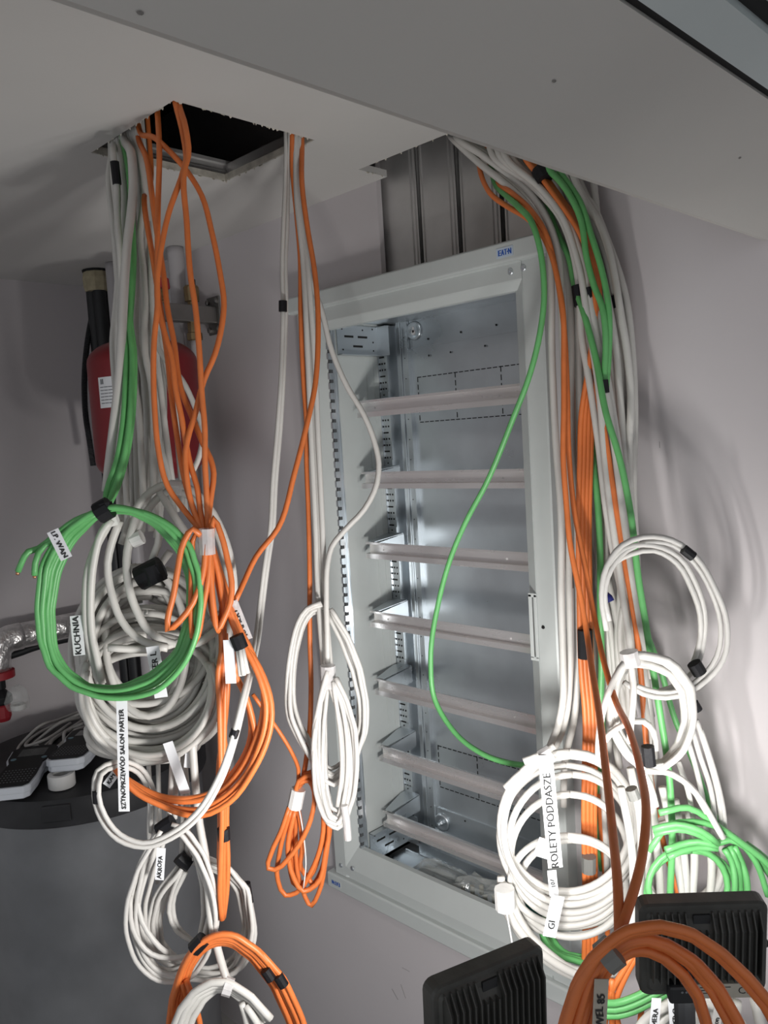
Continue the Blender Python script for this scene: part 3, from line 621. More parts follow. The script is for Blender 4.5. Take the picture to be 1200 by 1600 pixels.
def run(name, label, s, d, r, m, group=None, wall=False, up=None, flat=1., cat='cable', parent=None, n=8):
    P = pts3(s, d, wall)
    if up == 'hatch':
        q = px(s)[0] if isinstance(s, str) else s[0]; h = atz(q[0], q[1], ZC); e = r+.003
        h = Vector((min(H1[1]-e, max(H1[0]+e, h.x)), min(H1[3]-e, max(H1[2]+e, h.y)), ZC)); P = [p for p in P[1:] if p.z < ZC-.035]
        P = [h+Vector((0, 0, .26)), h+Vector((0, 0, .06)), h+Vector((0, 0, .004))]+P
    if up == 'slot': P = [Vector((min(.70, max(.2, P[0].x-.05)), .004, 2.3)), Vector((min(.70, max(.2, P[0].x-.03)), .0, 2.1))]+P
    if parent is not None:
        V, F = tube_geo(P, r, n, flat); b = MB(); b.add([Vector(v)-parent.location for v in V], F); return b.build(name, m, parent, smooth=True)
    V, F = tube_geo(P, r, n, flat); o0 = Vector(P[-1]); b = MB(); b.add([Vector(v)-o0 for v in V], F); o = b.build(name, m, None, smooth=True); o.location = o0
    return tag_(o, label, cat, group)
def band(s, d, r, m, parent, name='tape', wall=False, flat=1.):
    """a wrap of tape round a bundle, along the given short path"""
    P = pts3(s, d, wall); org = parent.matrix_world.translation if parent.type == 'EMPTY' else parent.location
    V, F = tube_geo(P, r, 10, flat, step=.006); b = MB(); b.add([Vector(v)-Vector(parent.location) for v in V], F); return b.build(name, m, parent, smooth=False)
def rs2(A, n):
    A = np.array(A, float)[:, :2]; seg = np.r_[0, np.cumsum(np.linalg.norm(np.diff(A, axis=0), axis=1))]; t = np.linspace(0, seg[-1], n)
    return np.c_[np.interp(t, seg, A[:, 0]), np.interp(t, seg, A[:, 1])]
def between(A, B, n, jit=2., npt=26):
    A, B = rs2(px(A), npt), rs2(px(B), npt); out = []
    for i in range(n):
        t = (i+.5)/n+jr.uniform(-.3, .3)/n; ph = jr.uniform(0, 6.3); a = jit*jr.uniform(.4, 1); k = np.arange(npt)/npt*6.283
        L = A*(1-t)+B*t; L[:, 0] += a*np.sin(k+ph); L[:, 1] += a*np.sin(k*2+ph*1.7); out.append([tuple(p) for p in L])
    return out
def ell(cx, cy, rx, ry, a0=-90, a1=270, n=25, rot=0):
    out = []; c, s = math.cos(math.radians(rot)), math.sin(math.radians(rot))
    for i in range(n):
        a = math.radians(a0+(a1-a0)*i/(n-1)); x, y = rx*math.cos(a), ry*math.sin(a); out.append((cx+c*x-s*y, cy+s*x+c*y))
    return out
def rings(cx, cy, rx, ry, n, jc=4, jr_=6, rot=0, a0=-90, a1=270):
    return [ell(cx+jr.uniform(-jc, jc), cy+jr.uniform(-jc, jc), rx+jr.uniform(-jr_, jr_), ry+jr.uniform(-jr_, jr_), a0+jr.uniform(-8, 8), a1+jr.uniform(-8, 8), 25, rot+jr.uniform(-6, 6)) for _ in range(n)]
def coil(name, label, c, d, group=None, cat='cable coil'):
    t = thing(name, label, cat, at(c[0], c[1], d), group=group); return t
def loops(t, L, d, r, m, spread=.02, wob=.006, name='cable_loop', flat=1., n=8):
    k = len(L)
    for i, l in enumerate(L):
        l = px(l) if isinstance(l, str) else l
        dd = d+spread*((i+.5)/k-.5)+jr.uniform(-.002, .002); ph = jr.uniform(0, 6.3); q = len(l)
        P = [at(p[0], p[1], p[2] if len(p) > 2 else dd+wob*math.sin(6.283*j/q+ph)) for j, p in enumerate(l)]
        V, F = tube_geo(P, r*jr.uniform(.94, 1.06), n, flat); b = MB(); b.add([Vector(v)-t.location for v in V], F); b.build(name, m, t, smooth=True)
def tagstrip(a, b, d, w, text, parent, size, m='tag', face=0., tx=0.5, name='label_tag', d2=None, curl=.0, up=True):
    """paper flag from pixel a to pixel b, writing along it"""
    A, B = at(*a, d), at(*b, d2 or d); x = (B-A); L = x.length; nrm = -FH+RH*face; mt = frame((A+B)/2-Vector(parent.location), x, nrm)
    mb = MB(); n = 6; V = []; F = []
    for i in range(n+1):
        u = -L/2+L*i/n; zc = curl*math.sin(3.14*i/n)
        V += [(u, -w/2, zc), (u, w/2, zc), (u, w/2, zc-.0006), (u, -w/2, zc-.0006)]
    for i in range(n):
        k = 4*i
        for j in range(4): F.append((k+j, k+4+j, k+4+(j+1) % 4, k+(j+1) % 4))
    F += [(0, 1, 2, 3), (4*n+3, 4*n+2, 4*n+1, 4*n)]
    mb.add(V, F); o = mb.build(name, m, parent, mtx=mt)
    bm = bmesh.new(); bm.from_mesh(o.data); bmesh.ops.recalc_face_normals(bm, faces=bm.faces); bm.to_mesh(o.data); bm.free()
    if text:
        V, F = text_geo(text, size); wd = max(v.x for v in V)-min(v.x for v in V); b2 = MB()
        off = (tx-.5)*L
        for dx in (-.0004, 0, .0004):
            b2.add([(v.x+off+dx, v.y+.0006*math.sin(v.x*400), curl*math.sin(3.14*min(1, max(0, (v.x+off+L/2)/L)))+.0006+abs(dx)*.2) for v in V], F)
        b2.build('lettering', 'ink', o, mtx=mt)
    return o
RW, RO, RG = .0056, .0042, .0043                # cable radii

# ---- white bundle under the square hatch ----
G = 'white cables hanging from the square hatch'
A = [
 ("169,222 170,280 177,350 184,430 181,480 176,530 179,590 184,640 187,700 186,760 188,830", 1.33),
 ("176,218 177,262 183,330 189,400 187,460 184,540 187,620 192,700 198,780 200,840", 1.31),
 ("181,219 183,270 180,330 186,400 193,450 200,530 205,600 204,680 206,760 204,830", 1.34),
 ("184,218 190,258 194,293 193,363 189,433 194,480 196,511 203,553 207,584 214,623 220,693 221,717 226,800", 1.29),
 ("202,214 206,250 207,317 212,387 212,478 212,518 226,600 229,647 229,707 226,756 222,830", 1.31),
 ("206,212 212,240 219,290 221,363 217,433 221,478 222,520 225,600 232,680 230,760 236,830", 1.33),
 ("212,207 221,247 226,300 219,363 226,433 229,478 226,507 227,553 236,600 240,670 240,750 244,820", 1.29),
 ("215,205 224,247 229,290 228,363 233,433 236,500 238,560 240,640 248,690 262,740 270,790 280,840", 1.30),
 ("190,216 197,260 203,330 199,400 203,470 209,530 214,600 212,680 214,763 216,820", 1.35),
 ("196,215 206,262 214,330 210,400 207,470 203,560 203,665 210,717 214,763 212,830", 1.36),
 ("210,210 222,270 229,317 235,387 240,433 243,500 245,565 250,600 258,670 262,700 268,745 276,800", 1.32),
 ("218,208 229,262 236,340 240,420 244,480 249,518 261,577 273,647 284,752 290,800", 1.35),
 ("218,212 230,290 236,380 242,450 248,500 252,560 256,620 255,690 252,750 250,820", 1.38),
 ("199,216 211,290 223,390 229,460 232,540 231,620 236,700 246,770 252,840", 1.37),
 ("172,225 174,300 180,390 186,470 192,560 187,640 183,710 190,790 196,840", 1.37),
 ("185,222 189,310 184,400 195,480 199,560 195,650 197,740 204,800", 1.39)]
for i in range(10):
    x0 = 172+i*5.2; x1 = 182+jr.uniform(0, 62); xm = x0+jr.uniform(-4, 12)+4
    A.append(("%.0f,%.0f %.0f,290 %.0f,390 %.0f,480 %.0f,580 %.0f,680 %.0f,760 %.0f,840" % (x0, 225-i*1.9, x0+7+jr.uniform(-2, 3), xm+4, (xm+x1)/2+4, x1+2, x1+jr.uniform(-4, 8), x1+jr.uniform(-4, 12), x1+jr.uniform(-4, 16)), 1.33+.006*i))
A.sort(key=lambda a: px(a[0])[0][0])
for i, (s, d) in enumerate(A):
    run('white_cable', 'white cable, %s from the left, in the bundle below the square ceiling hatch' % ORD[i], s, d+.0, RW*.94, 'white', G, up='hatch')
c = run('white_cable', 'thick white cable ending in a clean cut above the green coil', "190,214 199,222 206,247 208,293 204,340 199,380 193,468 190,530 185,600 177,670 170,728 166,768", (1.27, 1.2), .0068, 'white', None, up='hatch')
run('white_cable', 'thin white cable bowing out to the right across the red vessel', "226,240 235,400 240,500 248,545 261,565 284,593 305,637 316,670 315,698 303,733 289,754 284,790", (1.3, 1.22), .0042, 'white', up='hatch')
o = run('white_cable', 'grey white cable carrying a short black tape wrap near the hatch', "173,220 178,250 181,270 183,330 188,400 190,470 187,560", 1.27, RW*.9, 'white', up='hatch'); band("179,253 183,288", 1.268, .0068, 'tape', o)
for i, (off, dd) in enumerate(((0, 0), (-5, .012), (-10, .004), (4, .02))):
    s = [(x+off*min(1, max(0, (y-330)/250))*(.2 if y > 770 else 1), y) for x, y in px("190,214 200,262 206,330 208,400 203,478 201,500 206,545 206,600 201,670 192,721 176,770 166,795")]
    run('green_cable', 'green cable, %s of four running down from the hatch to the green coil' % ORD[i], s, (1.29+dd, 1.17+dd*.3), RG, 'green', 'green cables from the square hatch', up='hatch')

# ---- orange cables under the hatch ----
G = 'orange cables hanging from the square hatch'
OR = [
 ('orange cable crossing from the hatch corner to the left behind the black conduit side', "273,160 284,200 290,235 291,247 287,265 263,335 252,387 246,433 246,478 241,530 240,600 242,647 247,700 262,760 290,800 316,832", 1.21),
 ('orange cable dropping almost straight past the brass air vent', "279,163 290,200 294,245 289,262 292,350 298,433 305,478 310,530 316,623 320,670 320,717 323,775 325,832", 1.2),
 ('orange cable hanging straight from the middle of the hatch edge', "243,178 249,247 247,317 246,410 247,478 257,520 268,558 273,600 284,654 298,728 308,761 313,798 320,835", 1.22),
 ('orange cable leaving the white bundle and passing over the bracket arm', "214,207 231,258 242,340 249,387 256,433 261,478 273,542 277,577 284,612 303,658 317,693 329,717 334,740 331,768 327,798 325,835", 1.24),
 ('orange cable swinging widest to the right above the red vessel', "217,203 249,221 277,249 294,270 315,305 331,363 343,422 350,478 347,507 336,553 319,593 303,654 296,675 290,705 291,740 300,790 318,834", 1.23),
 ('orange cable tucked along the right edge of the white bundle', "226,262 228,340 238,398 246,450 255,510 262,560 268,620 278,690 291,760 304,800 320,838", 1.26)]
for l, s, d in OR: run('orange_cable', l.replace(' behind the black conduit side', ' over another orange cable'), s, (d, 1.15), RO, 'orange', G, up='hatch')

# ---- orange hank below the clear tape ----
t = coil('orange_cable_coil', 'orange cable hank bound by clear tape in front of the green coil', (323, 866), 1.14)
L = ["314,836 302,826 288,845 278,888 271,930 262,968 262,985 281,970 302,941 317,898 322,850",
 "316,840 306,834 300,866 299,909 299,973 304,1007 309,994 317,951 326,898 328,850",
 "330,840 334,809 345,834 356,877 362,909 360,941 351,964 340,985 335,960 330,910 327,850",
 "324,845 330,880 331,926 336,973 343,987 349,968 345,920 337,880 327,845",
 "325,848 326,900 330,950 338,978 346,960 341,915 333,870 327,842"]
loops(t, L, 1.135, RO, 'orange', .03, .004)
loops(t, ["329,850 340,890 352,930 364,965 374,990 384,1010 398,1030 413,1060 424,1100 424,1130 415,1165 396,1204 358,1254 313,1275 285,1272 250,1258 215,1240 190,1215 176,1196",
 "327,850 337,890 348,930 360,965 371,992 382,1012 395,1035 408,1066 416,1100 414,1135 404,1170 385,1210 346,1248 308,1266 270,1262 235,1248 205,1228 178,1199",
 "331,850 343,890 356,930 367,962 377,988 388,1008 402,1040 412,1080 410,1120 398,1160 375,1205 340,1240 300,1252 262,1250 228,1238 200,1220 180,1200",
 "330,850 340,900 354,945 368,985 372,1010 367,1050 385,1090 396,1130 402,1170 380,1222 330,1262 285,1265 240,1253 205,1232 181,1205",
 "326,850 338,900 350,950 350,1000 360,1040 378,1075 390,1110 392,1150 370,1200 328,1240 288,1248 250,1244 215,1228 183,1207"], 1.15, RO, 'orange', .03, .008)
loops(t, ["345,975 346,1020 341,1050 343,1100 345,1180 347,1290 345,1350 344,1400 347,1437", "350,980 352,1040 351,1100 350,1180 350,1290 349,1350 349,1400 348,1436",
 "347,985 349,1040 347,1120 355,1200 354,1290 356,1350 354,1395 349,1434", "352,990 356,1060 352,1120 342,1200 344,1290 343,1350 346,1395 346,1430"], 1.17, RO, 'orange', .02, .004)
band("322,826 324,866", 1.132, .0115, 'ctape', t, 'clear_tape'); band("349,1294 350,1312", 1.165, .0095, 'tape', t)
band("369,993 377,1013", 1.125, .0105, 'tape', t)
loops(t, ["374,1010 381,1055", "378,1010 387,1052", "371,1010 376,1056"], 1.122, .0036, 'whitethin', .004, 0, name='taped_end')
tagstrip((386, 1000), (362, 940), 1.15, .017, 'KAMERY', t, .011, 'ctape', tx=.45)
tagstrip((357, 1000), (361, 1068), 1.128, .015, '', t, .01, 'tag')

# ---- green coil ----
t = coil('green_cable_coil', 'green cable coil hanging in front of the big white coil', (190, 945), 1.15)
L = between("160,797 135,806 97,832 66,880 57,950 60,1000 75,1045 110,1075 160,1090 210,1088 250,1075 285,1040 305,1000 314,950 312,900 297,850 262,815 222,797 180,791 162,795",
            "160,800 146,812 112,850 92,900 84,955 88,1010 104,1042 142,1070 190,1073 238,1052 276,1020 294,960 294,905 276,860 242,820 205,800 180,798 163,799", 6, 3, 40)
loops(t, L, 1.14, RG, 'green', .03, .006)
loops(t, ["152,800 118,813 84,838 60,857 44,862,1.12 34,878,1.12 28,893,1.12", "154,802 120,818 92,840 70,852 60,864,1.12 55,880,1.12 54,899,1.12"], 1.13, RG, 'green', .004, .002)
for a, b in (((28, 893), (27, 898)), ((54, 899), (54, 903))):
    run('wire_end', None, [a, b], 1.119, .0026, 'copper', parent=t)
band("153,803 163,797 172,792", 1.135, .0155, 'tape', t); band("163,786 167,800", 1.132, .011, 'tape', t)
tagstrip((82, 829), (104, 873), 1.115, .017, 'I.P. WAN', t, .010, tx=.5)

# ---- big white coil ----
t = coil('white_cable_coil', 'big thick coil of many white cables below the square hatch', (232, 1010), 1.25)
L = []
for i in range(13): L.append(ell(230+jr.uniform(-5, 5), 1018+jr.uniform(-6, 6), 62+4.6*i+jr.uniform(-3, 3), 78+4.8*i+jr.uniform(-4, 4), -90+jr.uniform(-20, 20), 270, 27, jr.uniform(-8, 8)))
for i in range(12): L.append(ell(234+jr.uniform(-8, 8), 1052+4*i+jr.uniform(-6, 6), 104+jr.uniform(-9, 10), 98-1.5*i+jr.uniform(-8, 8), -90+jr.uniform(-20, 20), 270, 27, jr.uniform(-9, 9)))
for i in range(12): L.append(ell(228+jr.uniform(-10, 10), 1000+jr.uniform(-12, 12), 84+jr.uniform(-22, 24), 96+jr.uniform(-18, 22), -90+jr.uniform(-40, 40), 270, 27, jr.uniform(-14, 14)))
for i in range(9): L.append(ell(232+jr.uniform(-8, 8), 1092+8*i+jr.uniform(-3, 3), 100-2*i+jr.uniform(-6, 6), 62-4*i+jr.uniform(-4, 4), -20, 200, 20, jr.uniform(-6, 6)))
jr.shuffle(L); loops(t, L, 1.26, RW, 'white', .09, .01)
L = rings(236, 1075, 106, 108, 7, 6, 6, a0=-20, a1=200)+rings(228, 1100, 92, 88, 5, 8, 6, a0=-10, a1=190); loops(t, L, 1.21, RW*.9, 'white', .04, .01)
band("217,905 234,896 252,887", 1.187, .018, 'tape', t); band("236,884 247,910", 1.182, .0155, 'tape', t)
run('cable_loop', None, "247,810 247,850 238,874 236,890", 1.2, RW, 'white', parent=t); run('cable_loop', None, "266,862 252,880 244,892", 1.21, RW, 'white', parent=t)
run('cable_loop', None, "345,958 315,985 280,1003 232,1015 200,1014 169,1012", (1.21, 1.16), RW, 'white', parent=t)
tagstrip((124, 1024), (118, 962), 1.17, .017, 'KUCHNIA', t, .0125, d2=1.175)
tagstrip((252, 1090), (238, 1010), 1.158, .019, 'PARTER L', t, .0125, tx=.55)
tagstrip((262, 1160), (290, 1240), 1.17, .015, '', t, .01); tagstrip((300, 1160), (296, 1200), 1.2, .017, '', t, .01)
tagstrip((194, 1268), (190, 1090), 1.12, .0155, 'SZYNOPRZEWÓD SALON PARTER', t, .0092, tx=.46, d2=1.13)
tagstrip((166, 1228), (182, 1206), 1.14, .012, 'KAM', t, .008)
# looser front loops
t = coil('white_cable_coil', 'three loose white loops hanging behind the black tape of the green coil', (170, 930), 1.19)
loops(t, ["174,812 160,830 148,870 142,930 144,990 152,1030 160,1068", "170,818 152,850 138,890 134,940 138,1000 148,1040 158,1072", "187,814 174,850 168,880 175,930 190,970 212,995 240,1008 262,1013",
 "216,795 206,830 199,862 202,920 214,955 232,985 262,1003 307,1005 345,980"], 1.18, RW*1.08, 'white', .02, .004)
band("172,806 178,822", 1.178, .011, 'wtape', t, 'white_tape'); band("206,845 222,838", 1.19, .011, 'wtape', t, 'white_tape')
t = coil('white_cable_coil', 'pair of white loops arching over the green coil under clear tape', (280, 763), 1.22)
loops(t, ["190,850 205,808 228,775 258,757 290,760 325,790 348,832 362,880 366,930 360,980 345,1030", "200,860 214,828 236,790 262,768 288,771 320,798 342,840 354,885 357,930 350,975 335,1020", "245,760 262,790 283,822 300,845 318,880"], 1.22, RW, 'white', .02, .004)
band("266,762 284,763", 1.215, .012, 'ctape', t, 'clear_tape')

# ---- middle bundle at the right edge of the hatch ----
G = 'cables at the right edge of the square hatch'
o = run('white_cable', 'left one of the long thin white pair swinging down to the tank', "447,215 446,280 443,347 441,420 442,470 440,567 434,661 426,755 422,826 414,880 405,951 396,1015,1.2 377,1098,1.12 364,1150,1.1 340,1217,1.1 306,1271,1.1 265,1303,1.1 224,1317,1.1 188,1304,1.1 164,1274,1.1 154,1242,1.1 158,1211,1.11 179,1199,1.14 215,1207,1.18 234,1242,1.2 236,1300,1.22", (1.38, 1.2), .0036, 'whitethin', G, up='hatch')
band("442,470 442,487", 1.345, .0068, 'tape', o); band("368,1140 364,1152", 1.103, .0062, 'tape', o); band("151,1236 152,1254", 1.103, .0062, 'tape', o)
run('white_cable', 'right one of the long thin white pair swinging down to the tank', "453,213 450,280 449,347 446,420 447,470 444,567 439,661 431,755 427,826 419,880 410,951 401,1015,1.205 382,1098,1.125 369,1152,1.105 345,1221,1.105 310,1277,1.105 268,1310,1.105 225,1324,1.105 184,1312,1.105 157,1279,1.105 147,1243,1.105 152,1205,1.115 178,1191,1.14 220,1200,1.18 242,1240,1.2 244,1300,1.22", (1.385, 1.2), .0036, 'whitethin', G, up='hatch')
run('orange_cable', 'orange cable hanging straight past the cabinet edge to the lower orange hank', "457,212 457,263 463,330 469,400 470,493 475,605 479,661 479,718 482,800 484,900 484,988 486,1080 484,1138 478,1190 472,1225", (1.37, 1.33), RO, 'orange', G, up='hatch')
run('orange_cable', 'orange cable slanting back left to the taped orange hank', "473,216 472,290 481,360 491,420 496,470 497,530 492,605 480,661 460,740 434,826 400,870 380,912 368,938", (1.36, 1.16), RO, 'orange', G, up='hatch')
run('orange_cable', 'thin orange cable coming up from behind to the lower orange hank', "395,1085 420,1120 442,1152 458,1180 466,1200 466,1222", (1.3, 1.33), .0034, 'orange')
for i, (off, dd) in enumerate(((0, 0), (6, .006), (11, .0))):
    s = [(x+off*min(1, max(.3, (y-250)/300)), y) for x, y in px("463,213 464,313 473,400 478,493 483,605 486,680 490,760 493,826 496,912 501,985 506,1045")]
    run('white_cable', 'white cable, %s of three hanging along the left edge of the cabinet' % ORD[i], s, (1.365+dd, 1.32+dd), .0046, 'whitethin', G, up='hatch')
run('white_cable', 'white cable looping out in an arc inside the cabinet opening', "470,214 474,330 485,440 500,477 519,550 543,605 568,647 585,690 592,725 589,755 569,796 539,828 518,855 512,880 510,930 511,985 512,1040", (1.37, 1.3), .0046, 'whitethin', G, up='hatch')
t = coil('white_cable_coil', 'long white coil hanging at the lower left of the cabinet', (512, 1100), 1.31)
loops(t, between("500,944 483,946 466,967 455,1006 450,1052 449,1099 453,1130 476,1178 500,1215 525,1230 555,1195 573,1140 574,1099 563,1042 545,997 516,953",
                 "506,950 490,952 474,975 464,1010 459,1052 460,1090 468,1120 486,1150 505,1190 528,1205 548,1170 560,1130 560,1095 549,1045 532,1000 514,962", 6, 5), 1.32, .0038, 'whitethin', .03, .008)
loops(t, between("512,1050 503,1085 494,1130 491,1185 495,1240 508,1285 524,1303 540,1282 552,1240 556,1190 553,1140 540,1095 524,1062", "512,1055 508,1090 506,1130 506,1185 509,1230 518,1262 527,1270 536,1245 541,1200 540,1150 532,1105 518,1065", 9, 5), 1.29, .0038, 'whitethin', .03, .006)
loops(t, ["520,1065 527,1110 533,1160 534,1210 527,1260", "524,1068 536,1110 543,1170 542,1220 535,1262", "510,1070 498,1110 490,1160 490,1200", "515,1070 530,1120 538,1180 537,1230 541,1280 545,1308"], 1.28, .0038, 'whitethin', .01, .003)
band("512,1040 513,1074", 1.285, .0125, 'ctape', t, 'clear_tape'); band("538,1258 541,1278 544,1312", 1.275, .006, 'ctape', t, 'clear_tape')
t = coil('orange_cable_coil', 'orange hank bound by white tape beside the lower cabinet corner', (465, 1240), 1.33)
loops(t, ["452,1261 439,1299 423,1335 419,1357 430,1359 450,1342 467,1320 489,1266 491,1237 483,1220 467,1224 460,1240",
 "455,1264 437,1331 434,1375 446,1399 463,1395 485,1364 505,1299 502,1250 489,1211 467,1220 462,1240", "461,1264 450,1331 459,1372 474,1393 494,1382 509,1331 516,1288 507,1229 490,1205 470,1218 464,1240",
 "463,1266 462,1310 468,1376 487,1415 498,1395 509,1342 514,1290 508,1240 488,1208 468,1225", "465,1262 470,1290 472,1330 470,1356 480,1370 490,1384", "458,1262 452,1300 452,1350 464,1385 484,1370 500,1330 510,1280 505,1235 482,1212 464,1232", "460,1262 456,1310 462,1360 480,1392 497,1372 510,1320 512,1270 500,1226 478,1212 466,1236"], 1.325, RO, 'orange', .03, .006)
band("466,1233 460,1262", 1.318, .0125, 'wtape', t, 'white_tape'); run('tape_tail', None, "466,1258 472,1290 477,1330 478,1350 474,1388", 1.312, .0012, 'wtape', parent=t, n=5)

# ---- coils lower left ----
t = coil('white_cable_coil', 'long oval white coil tied with black tape below the big white coil', (260, 1291), 1.18)
loops(t, between("248,1298 214,1358 195,1417 197,1463 218,1510 249,1531 281,1536 305,1526 333,1487 343,1440 337,1389 319,1335 291,1295 265,1286", "256,1300 236,1362 224,1417 226,1460 242,1492 262,1505 280,1507 296,1495 314,1465 322,1430 320,1390 306,1340 284,1302 262,1290", 9, 7), 1.18, .0036, 'whitethin', .04, .008)
loops(t, ["203,1400 207,1450 237,1491 290,1494 325,1476 338,1440", "212,1390 222,1440 250,1480 262,1489"], 1.17, .0040, 'whitethin', .01)
band("248,1298 260,1289 270,1283", 1.165, .0105, 'tape', t)
run('cable_loop', None, "270,1170 267,1230 264,1279", 1.18, .004, 'whitethin', parent=t); run('cable_loop', None, "278,1175 275,1230 273,1279", 1.19, .004, 'whitethin', parent=t)
tagstrip((249, 1375), (252, 1325), 1.155, .013, 'AKROFA', t, .009, tx=.4)
t = coil('white_cable_coil', 'round white coil tied with black tape beside the orange strands', (330, 1435), 1.23)
loops(t, between("281,1351 242,1393 230,1440 235,1487 277,1526 335,1529 370,1522 393,1491 400,1452 389,1393 358,1356 323,1340 298,1337", "286,1355 258,1395 248,1440 254,1478 288,1508 333,1512 360,1504 378,1480 384,1448 374,1400 350,1368 322,1353 300,1345", 9, 7), 1.23, .0038, 'whitethin', .04, .01)
loops(t, ["284,1360 268,1400 264,1425 276,1455 300,1470 318,1478", "290,1362 270,1412 277,1447 305,1474"], 1.21, .0038, 'whitethin', .01)
band("279,1338 287,1346 297,1353", 1.21, .0105, 'tape', t); band("384,1380 389,1410", 1.225, .0075, 'tape', t)
for s in ("284,1337 286,1277 286,1244 280,1180", "292,1340 294,1280 292,1230 288,1180"): run('cable_loop', None, s, 1.22, .0042, 'whitethin', parent=t)
run('white_cable', 'thick white cable dropping from the big coil past the oval coil', "300,1150 305,1220 312,1288 321,1337 326,1400 330,1440 340,1482 354,1529 360,1545", (1.2, 1.14), .006, 'white')
run('white_cable', 'thin white cable hanging behind the oval coil, left one of two', "232,1190 234,1240 233,1300 236,1360 232,1420", 1.27, .0038, 'whitethin'); run('white_cable', 'thin white cable hanging behind the oval coil, right one of two', "247,1190 248,1240 250,1300 246,1380", 1.28, .0038, 'whitethin')
t = coil('orange_cable_coil', 'thick orange strand bundle sweeping down right, black taped, at the bottom edge', (330, 1468), 1.14)
loops(t, between("268,1660 263,1600 268,1560 284,1510 303,1480 323,1464 347,1457 372,1461 408,1486 446,1530 476,1595 488,1660", "290,1660 284,1600 286,1562 296,1520 310,1494 326,1480 345,1474 366,1478 394,1500 424,1540 452,1602 466,1660", 7, 1.5), 1.14, RO, 'orange', .02, .004)
loops(t, ["290,1530 300,1555 308,1580 318,1660", "284,1536 296,1575 304,1620 310,1660"], 1.135, RO, 'orange', .01)
band("303,1483 318,1467", 1.138, .0115, 'tape', t); band("414,1515 424,1530", 1.128, .0078, 'tape', t); band("434,1524 444,1540", 1.128, .0078, 'tape', t)
t = coil('white_cable_coil', 'thick white loops under clear tape at the bottom edge', (345, 1545), 1.1)
loops(t, between("256,1670 262,1615 280,1572 303,1545 330,1533 358,1534 393,1555 424,1589", "285,1670 290,1622 302,1588 318,1562 338,1548 358,1548 385,1566 412,1598", 4, 1.5), 1.1, .0056, 'white', .02, .003)
loops(t, ["384,1571 398,1592 412,1620 420,1660", "378,1568 386,1600 392,1660"], 1.1, .005, 'white', .01)
band("350,1540 363,1544", 1.095, .0125, 'ctape', t, 'clear_tape')
# cables lying on the tank lid
t = coil('white_cable_coil', 'thin white cable loops lying on the black lid behind the label printers', (90, 1150), 1.7)
z_ = .866
for i, s in enumerate(("130,1110 90,1125 55,1140 35,1160 40,1172 60,1165", "128,1120 85,1135 60,1155 45,1172 58,1172 90,1150 125,1128", "130,1130 100,1145 80,1160 78,1172 92,1165 118,1140", "135,1120 110,1140 100,1158 102,1174", "132,1135 108,1150 92,1168 94,1180", "126,1115 70,1140 45,1165 60,1160 110,1130")):
    P = [atz(x, y, z_+.012*((i+k) % 3)) for k, (x, y) in enumerate(px(s))]
    V, F = tube_geo(P, .004, 7); b = MB(); b.add([Vector(v)-t.location for v in V], F); b.build('cable_loop', 'whitethin', t, smooth=True)

# ---- right bundle coming out of the slot above the cabinet ----
G = 'cables coming out of the ceiling slot right of the cabinet'
run('green_cable', 'single green cable sagging in a wide bow across the open cabinet', "775,290,-.03 791,305,-.05 812,325,-.07 828,342,-.08 841,377,-.085 849,427,-.085 850,470,-.085 844,519,-.085 825,594,-.085 804,648,-.085 760,755,-.085 728,815,-.085 707,864,-.085 685,942,-.085 673,1032,-.085 679,1092,-.085 711,1145,-.09 756,1179,-.1 794,1192,-.11 830,1197,-.12", 0, .0047, 'green', wall=True, up='slot')
run('orange_cable', 'thin orange cable dipping alone in front of the wall studs', "747,250,-.02 754,280 765,301 795,324 821,339 844,362 862,400 872,440 879,481 881,575 881,640 880,712 885,787 890,844 908,937 917,990 924,1040,-.2 934,1100,-.27 945,1190,-.38 958,1306,-.49 966,1398,-.56 968,1456,-.59", (-.03, -.18), RO, 'orange', wall=True, up='slot')
run('orange_cable', 'orange cable leaving the bundle and swinging forward to the lowest orange coil', "772,279,-.02 800,302 825,324 851,361 870,432 880,500 886,600 889,712 896,787 915,890 928,960 945,1040,-.16 960,1090,-.2 982,1137,-.28 1000,1200,-.37 1009,1287,-.47 1003,1340,-.51 990,1392,-.55 970,1452,-.59", (-.05, -.15), RO, 'orange', wall=True, up='slot')
